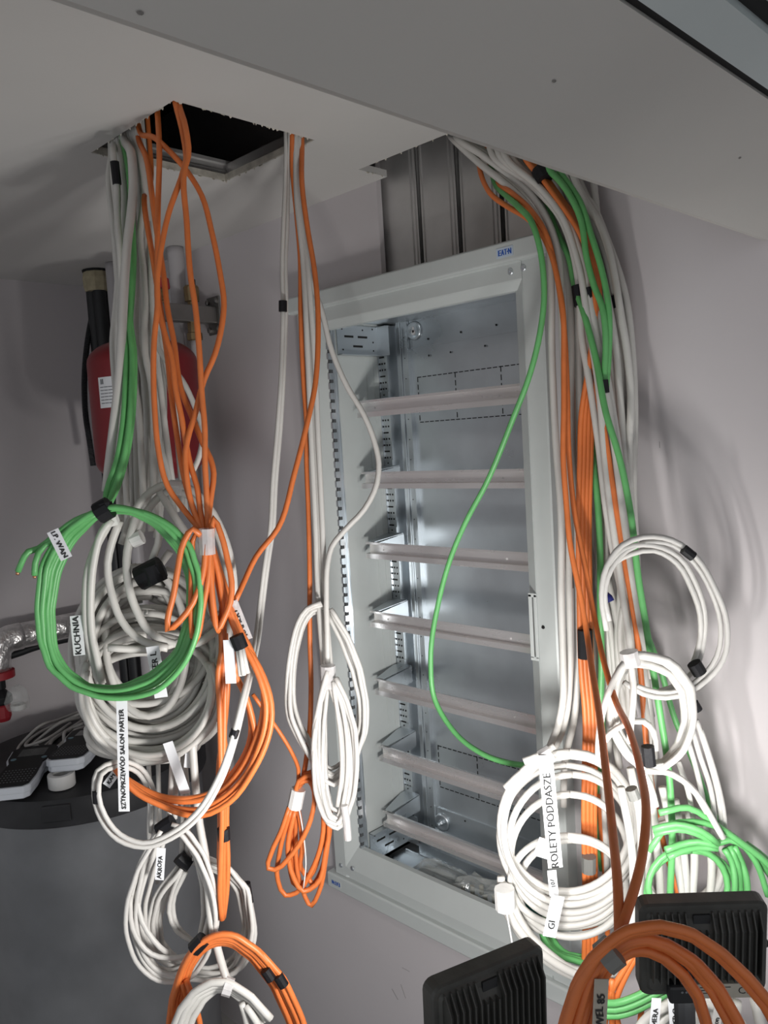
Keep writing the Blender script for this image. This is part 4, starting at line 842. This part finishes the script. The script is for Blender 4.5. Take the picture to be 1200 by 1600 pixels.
RB = [
 ("708,217 730,238 755,260 787,285 815,310 840,342 856,380 861,440 862,537 864,600 870,712 876,787 877,937 880,1048 880,1090 873,1130 857,1172", -.025, -.12, RW),
 ("715,217 750,240 787,267 820,292 844,324 862,360 873,400 877,470 880,560 884,660 886,760 888,860 890,960 890,1060 884,1120 868,1165 850,1190", -.03, -.10, RW),
 ("724,219 765,245 800,272 835,308 860,345 878,390 888,444 892,537 893,646 896,760 900,860 902,960 902,1060 896,1130 884,1180 880,1260", -.02, -.07, RW),
 ("740,224 790,256 832,290 862,325 882,370 895,420 902,470 904,560 905,660 908,760 912,860 915,960 912,1060 920,1130 926,1200", -.01, -.05, RW),
 ("769,241 832,290 877,342 892,380 901,420 905,450 908,520 920,590 935,690 948,800 966,900 985,980 1000,1060 1012,1130", -.045, -.09, RW),
 ("780,241 840,290 880,335 905,390 917,440 923,470 930,520 944,590 958,680 972,790 986,900 1004,990 1020,1060", -.05, -.09, RW),
 ("800,247 852,295 888,340 910,385 924,430 932,480 940,540 952,610 966,700 980,800 993,900 1012,1000", -.04, -.08, RW),
 ("790,245 846,296 882,345 898,390 908,430 914,470 924,530 936,610 944,700 955,800 965,870 975,940 985,1010 990,1090", -.055, -.1, RW*.95),
 ("889,275 908,310 922,342 940,380 952,420 962,470 974,530 984,600 988,675 990,787 994,860 1000,960", -.02, -.03, RW),
 ("897,279 918,320 937,350 950,385 960,430 970,490 980,550 986,620 983,700 986,800 990,900", -.03, -.045, RW),
 ("882,274 902,320 918,360 936,410 950,470 962,540 968,610 975,700 984,800 980,880 975,950", -.035, -.05, RW),
 ("876,273 900,330 922,390 938,450 950,510 958,580 966,650 962,740 966,830 975,920 986,1000 990,1080", -.03, -.04, RW),
 ("905,282 925,325 942,365 955,405 962,450 966,510 976,580 982,660 976,760 972,850", -.0, -.015, RW),
 ("870,290 905,380 925,450 936,520 938,610 930,700 932,790 938,880 945,960 955,1050 960,1140 968,1200", -.015, -.03, RW),
 ("890,330 912,420 926,520 930,620 926,720 926,820 925,920 930,1020 932,1120 940,1220 945,1300 950,1420", -.0, -.03, RW),
 ("905,400 918,500 922,600 922,700 940,800 955,900 960,1000 955,1100 950,1200 955,1300 965,1420", .005, -.03, RW),
 ("915,420 930,520 946,620 958,720 966,820 970,920 965,1000 975,1100 1000,1200 1020,1300 1030,1420", .005, -.05, RW),
 ("960,620 968,700 975,800 990,900 1005,980 1012,1080 1022,1180 1015,1280 1018,1420", .005, -.06, RW)]
for i in range(12):
    x0 = 735+13*i; y0 = 214+(x0-705)*.333+3; x1 = 900+7.5*i+jr.uniform(-3, 3)
    RB.append(("%.0f,%.0f %.0f,%.0f %.0f,%.0f %.0f,460 %.0f,560 %.0f,660 %.0f,760 %.0f,880 %.0f,1000 %.0f,1120" % (x0, y0, x0+45, y0+42, x0+(x1-x0)*.68, y0+105, x1-8, x1+4, x1+7, x1+9+jr.uniform(-6, 8), x1+12+jr.uniform(-8, 14), x1+14+jr.uniform(-8, 20), x1+16+jr.uniform(-8, 26)), -.005, -.025-.001*i, RW*.95))
RB.sort(key=lambda a: px(a[0])[0][0])
for i, (s, a, b, r) in enumerate(RB):
    o = run('white_cable', 'white cable, %s from the left where the bundle leaves the ceiling slot' % ORD[i], s, (a, b), r, 'white', G, wall=True, up='slot')
    if px(s)[0][0] in (769, 780): band("903,446 907,478" if px(s)[0][0] == 769 else "921,450 925,478", -.062, .0098, 'tape', o, wall=True)
    if px(s)[0][0] == 889: band("961,462 964,482", -.023, .0085, 'tape', o, wall=True)
    if px(s)[0][0] == 740: band("899,892 901,918", -.035, .0078, 'tape', o, wall=True)
    if px(s)[0][0] == 724: band("770,236 776,246", -.022, .0078, 'tape', o, wall=True)
    if px(s)[0][0] == 800: band("983,868 988,884", -.075, .0075, 'tape', o, wall=True)
o = run('green_cable', 'green cable ending in black tape halfway down the right bundle, left one', "858,266 872,280 889,303 908,345 916,400 928,446 941,480 946,519 945,575 943,600", (-.06, -.085), RG*1.08, 'green', wall=True, up='slot'); band("943,594 945,614", -.087, .0068, 'tape', o, wall=True)
run('green_cable', 'green cable ending in black tape halfway down the right bundle, right one', "876,271 890,290 906,315 923,365 941,425 951,481 951,556 947,606", (-.05, -.08), RG*1.08, 'green', wall=True, up='slot')
run('green_cable', 'green cable running slantwise down across the whole right bundle', "858,330,-.03 876,375,-.04 889,402,-.05 898,447,-.06 911,485,-.075 930,556,-.085 947,646 967,712 986,806 997,900 1009,975 1020,1044 1035,1137 1044,1197 1050,1287 1046,1420,-.12", (-.09, -.12), RG*1.12, 'green', wall=True, up='slot')
run('green_cable', 'green cable behind the orange strands, left of the slanting green one', "858,268,.01 885,320,.005 905,380,0 918,500,0 922,620,0 926,712 934,787 938,870 938,937 940,1048 936,1150 934,1200", (-.03, -.05), RG*1.2, 'green', wall=True, up='slot'); run('green_cable', 'short green cable emerging behind the slanting green one on the right', "975,870,-.04 982,915 997,956 1012,994 1030,1040 1057,1130 1080,1182 1106,1250 1129,1302", (-.05, -.02), RG, 'green', wall=True)
run('green_cable', 'green cable close behind the central green one beside the orange strands', "932,740 940,800 944,880 943,950 946,1040 942,1120 940,1190 930,1280 940,1360", (-.02, -.03), RG, 'green', wall=True)
for i, (off, y) in enumerate(((0, -.055), (6, -.05), (12, -.045), (17, -.04))):
    s = [(x+off*(.4 if yy < 600 else 1), yy) for x, yy in px("822,250 848,280 868,308 888,335 905,362 918,395 927,430 930,480 922,560 908,650 906,720 904,787 905,937 908,1048 914,1120 913,1200 912,1281 913,1347 914,1420 912,1520")]
    o = run('orange_cable', 'orange cable, %s of the four-strand orange bundle right of the cabinet' % ORD[i], s, (y, y-.03), RO, 'orange', 'orange strands right of the cabinet', wall=True, up='slot')
    if i == 1: band("843,264 853,280", -.056, .0135, 'tape', o, wall=True); band("914,984 915,1028", -.075, .0115, 'tape', o, wall=True); band("920,1338 920,1362", -.085, .0112, 'gtape', o, wall=True)
run('orange_cable', 'orange cable weaving through the right bundle beside the slanting green cable', "829,256,.0 868,305,-.0 898,390,-.0 915,470,-.01 925,540,-.03 937,637 947,690 956,750 971,844 982,911 995,990 1002,1060 1012,1180 1022,1250 1040,1330 1058,1390 1064,1440", (-.07, -.1), RO, 'orange', wall=True, up='slot')
run('orange_cable', 'short piece of orange cable visible behind the slanting green cable', "880,273,0 916,345,0 945,440,0 958,560,0 962,650,0 967,742 972,800 977,845 975,900", (-.02, -.02), RO, 'orange', wall=True, up='slot')
run('orange_cable', 'orange cable half hidden by white cables at the left of the bundle', "800,258,.01 850,320,.01 882,400,0 895,470,-.0 898,560,-.0 900,650 900,760 905,840 910,900", (-.01, -.02), RO, 'orange', wall=True, up='slot')
run('orange_cable', 'orange cable low in the bundle, seen inside the front white ring', "935,1240 940,1300 946,1380 950,1480", (-.03, -.03), RO, 'orange', wall=True)

# ---- right hand coils ----
t = coil('white_cable_coil', 'large open white loop standing out against the right wall', (1060, 950), 1.07)
loops(t, ["948,985 940,930 948,885 972,852 1005,839 1050,844 1087,870 1117,919 1136,975 1130,1031 1105,1062 1075,1082 1040,1090 1005,1084 975,1066", "952,970 945,930 955,890 980,860 1012,848 1052,852 1085,880 1112,926 1126,975 1120,1026 1096,1058 1065,1078 1030,1082 995,1072", "945,900 955,880 975,858 1020,852 1061,870 1087,911 1101,956 1099,1005 1086,1046 1062,1068 1030,1080",
 "946,905 960,880 985,866 1022,860 1058,880 1080,918 1094,960 1092,1010 1080,1044"], 1.07, .0037, 'whitethin', .02, .004)
band("1068,858 1083,870", 1.058, .0068, 'tape', t); band("1084,1036 1094,1052", 1.06, .0095, 'tape', t)
t = coil('white_cable_coil', 'thick white double loop below the open loop on the right', (1010, 1110), 1.05)
loops(t, between("984,1020 1010,1020 1050,1034 1080,1075 1086,1126 1074,1167 1046,1196 1014,1202 980,1182 955,1140 950,1090 962,1048 982,1024", "980,1040 1006,1038 1040,1052 1060,1084 1066,1128 1056,1165 1036,1188 1010,1190 985,1170 968,1135 964,1092 972,1058 984,1042", 5, 3), 1.05, RW*.85, 'white', .03, .006)
loops(t, ["980,1030 960,1062 945,1100 936,1150 935,1190", "986,1035 990,1080 986,1130 984,1160", "945,1157 955,1145 973,1133 1005,1127 1021,1143 1024,1173", "1009,1205 1050,1209 1087,1239 1117,1287 1130,1310", "1000,1190 1040,1205 1080,1230 1105,1270", "960,1140 980,1175 1000,1200 1015,1225 1025,1260"], 1.03, RW*.78, 'white', .02, .004)
band("1012,1166 1015,1196", 1.022, .0085, 'tape', t); band("1083,1098 1090,1110", 1.05, .007, 'tape', t); band("982,1018 987,1040", 1.028, .012, 'ctape', t, 'clear_tape'); band("986,1232 992,1248", 1.03, .008, 'gtape', t)
for i, s in enumerate(("1088,1125 1100,1160 1112,1200 1124,1253 1128,1310", "1082,1140 1095,1185 1110,1230 1118,1290", "1076,1160 1090,1210 1100,1260 1104,1310", "1060,1190 1075,1235 1085,1290", "1095,1140 1116,1205 1130,1265 1134,1310")):
    run('white_cable', 'thin white cable hanging against the right wall, %s from the left' % ORD[[4, 3, 1, 0, 2][i] if i < 4 else 4] if False else 'thin white cable fanning down by the right wall, strand ' + ['on the outer side but one', 'in the middle', 'left of the middle', 'nearest the bundle', 'farthest from the bundle'][i], s, 1.06, .0036, 'whitethin', 'thin white cables fanning by the right wall')
# front white ring with its writing
t = coil('white_cable_coil', 'wide white ring coil with the long written tag in front of the cabinet corner', (890, 1320), 1.17)
L = [ell(889, 1290, 107, 115), ell(891, 1297, 104, 116), ell(886, 1285, 100, 108), ell(893, 1318, 98, 108), ell(890, 1338, 92, 97), ell(886, 1376, 88, 70), ell(894, 1388, 84, 76), ell(884, 1306, 103, 110), ell(890, 1400, 92, 62, -10, 190), ell(886, 1388, 96, 60, 0, 180)]
loops(t, L, 1.17, RW*.97, 'white', .04, .008)
loops(t, ["786,1380 789,1408 800,1436 820,1464 850,1492 880,1512 915,1526 950,1524 982,1502 1000,1478", "796,1385 801,1412 813,1440 834,1468 862,1494 892,1514 924,1520 955,1514 985,1490", "783,1370 784,1400 795,1432 814,1462 842,1492 872,1514 905,1530"], 1.17, RW*1.15, 'white', .02, .003)
loops(t, ["866,1165 850,1176 818,1190", "850,1190 815,1208 790,1232"], 1.145, RW, 'white', .01, 0)
band("846,1186 862,1176", 1.14, .013, 'ctape', t, 'clear_tape'); band("788,1388 790,1420", 1.15, .015, 'wtape', t, 'white_tape'); run('tape_tail', None, "790,1418 796,1450 801,1480 803,1510", 1.14, .0014, 'wtape', parent=t, n=5)
tagstrip((868, 1356), (852, 1180), 1.122, .021, 'ROLETY PODDASZE', t, .0155, tx=.42, d2=1.128)
tagstrip((846, 1340), (856, 1312), 1.13, .025, '', t, .01); tagstrip((866, 1400), (862, 1360), 1.135, .013, '107', t, .009); tagstrip((858, 1464), (872, 1400), 1.12, .019, 'GI', t, .014, tx=.3)
# green coils
t = coil('green_cable_coil', 'green coil behind the white ring, above the two work lights', (912, 1450), 1.215)
loops(t, between("889,1397 860,1415 845,1450 850,1478 872,1498 910,1506 950,1500 975,1480 984,1445 972,1410 945,1390 912,1388", "892,1408 870,1425 860,1450 864,1470 882,1488 910,1494 942,1488 962,1470 968,1445 958,1420 938,1402 912,1398", 5, 3), 1.215, RG*1.1, 'green', .02)
loops(t, ["935,1566 960,1568 985,1561 1012,1548 1040,1530", "935,1576 960,1578 988,1571 1015,1558 1040,1545", "935,1586 965,1587 990,1580 1018,1566 1045,1550"], 1.03, RG*1.1, 'green', .01, .002)
t = coil('green_cable_coil', 'green coil lying against the right wall above the work light', (1105, 1345), 1.04)
loops(t, ["1020,1296 1055,1288 1095,1298 1122,1318", "1022,1304 1058,1296 1096,1306 1120,1322", "1040,1328 1062,1320 1090,1315 1122,1322", "1044,1340 1064,1330 1092,1324 1122,1326", "1014,1330 1045,1290 1100,1286 1150,1310 1180,1345 1200,1400", "1030,1270 1075,1262 1120,1290 1160,1318 1200,1350 1230,1400", "1132,1327 1143,1345 1148,1370 1146,1410", "1147,1322 1158,1345 1166,1370 1168,1410", "1140,1322 1152,1350 1156,1380 1158,1410", "1106,1325 1140,1312 1175,1332 1205,1370", "1165,1318 1185,1332 1210,1355"], 1.04, RG, 'green', .03, .004)
loops(t, [ell(1075, 1385, 62, 60), ell(1080, 1395, 70, 66)], 1.05, RG, 'green', .02)
# white cables low on the right, between ring and wall
for i, s in enumerate(("1000,1180 1010,1260 1012,1340 1010,1450", "1012,1200 1022,1280 1030,1360 1034,1450", "985,1200 1000,1280 1002,1360 995,1460", "1035,1230 1050,1300 1062,1370 1075,1450", "1075,1260 1085,1330 1082,1400 1080,1460", "1105,1290 1112,1350 1108,1410 1100,1460", "970,1230 985,1310 990,1400 985,1480", "1055,1250 1068,1330 1072,1400 1066,1460")):
    run('white_cable', 'white cable, %s of eight dropping behind the top edge of the work light' % ORD[i], s, 1.08, RW, 'white', 'white cables dropping behind the work light')
t = coil('white_cable_coil', 'brightly lit white coil partly hidden by the finned work light', (1070, 1340), 1.09)
loops(t, rings(1065, 1350, 62, 70, 6, 6, 8), 1.1, RW, 'white', .03, .008)
# cables and tags at the bottom edge under the right lamp
for i, s in enumerate(("1035,1570 1040,1620 1038,1680", "1080,1570 1090,1620 1100,1680", "1110,1565 1125,1610 1130,1680", "1150,1565 1150,1610 1160,1680", "1180,1560 1190,1610 1195,1680", "1060,1575 1065,1625 1070,1690")):
    run('white_cable', 'white cable, %s of six crossing the bottom edge under the work light' % ORD[i], s, 1.0, .0075, 'white', 'white cables under the right work light')
t = coil('white_cable_coil', 'white coil with written paper tags below the right work light', (1060, 1600), .98)
loops(t, [ell(1085, 1640, 85, 80), ell(1080, 1650, 95, 85), ell(1090, 1660, 80, 90)], .99, .006, 'white', .02)
tagstrip((1060, 1640), (1054, 1560), .96, .017, 'PIĘTRO', t, .011, tx=.55); tagstrip((1018, 1650), (1026, 1560), .955, .012, 'KAMERA', t, .009, tx=.6); tagstrip((1112, 1640), (1126, 1560), .96, .012, 'salon', t, .009, m='whitethin', tx=.5)
# orange strands under the lamps
for i, s in enumerate(("944,1530 950,1560 957,1600 960,1660", "956,1530 957,1565 966,1600 968,1660", "1000,1485 980,1520 965,1555 955,1610 950,1660", "990,1490 972,1520 955,1550 945,1600 940,1660", "1002,1500 1004,1560 1000,1600 998,1660")):
    run('orange_cable', 'orange cable, %s of five behind the rust orange coil at the bottom' % ORD[i], s, 1.06, RO, 'orange', 'orange cables behind the front coil')
# front coil close to the camera
t = coil('orange_cable_coil', 'nearest orange coil bound by grey tape in front of the finned work light', (955, 1490), .57)
ca = "862,1700 868,1640 880,1592 899,1535 922,1498 945,1476 962,1462 984,1450 1030,1443 1081,1455 1129,1487 1172,1527 1205,1566 1240,1630 1256,1700"
cb = "874,1700 880,1640 892,1592 908,1538 930,1502 948,1483 964,1470 986,1458 1030,1452 1078,1465 1124,1498 1164,1538 1196,1577 1226,1636 1240,1700"
cc = "880,1700 886,1640 898,1593 914,1540 934,1506 949,1490 966,1477 984,1466 1008,1462 1046,1472 1090,1500 1126,1540 1158,1596 1180,1650 1190,1700"
cd = "896,1700 900,1640 912,1595 926,1542 944,1509 954,1498 968,1486 986,1477 1008,1472 1040,1484 1078,1510 1110,1548 1138,1600 1158,1650 1166,1700"
ce = "902,1700 906,1640 918,1598 932,1545 948,1512 958,1502 970,1492 986,1484 1008,1481 1040,1494 1070,1520 1094,1554 1108,1600 1118,1650 1122,1700"
cf = "908,1700 912,1640 922,1600 936,1548 951,1515 960,1506 972,1496 988,1488 1008,1487 1036,1500 1064,1524 1087,1558 1101,1602 1111,1650 1115,1700"
loops(t, between(ca, cb, 3, 1, 40)+between(cc, cd, 4, 1.5, 40)+between(ce, cf, 2, .6, 40), .57, RO*.92, 'orange', .026, .003)
band("942,1500 952,1492 962,1484", .563, .0117, 'gtape', t); 
tagstrip((934, 1650), (940, 1530), .565, .0105, 'GWEL 85', t, .008, m='plate', tx=.55)
run('blue_clip', 'small blue plastic clip in the white cables right of the green strand', "946,930 951,934 954,940", -.06, .006, 'bluep', wall=True, cat='clip')
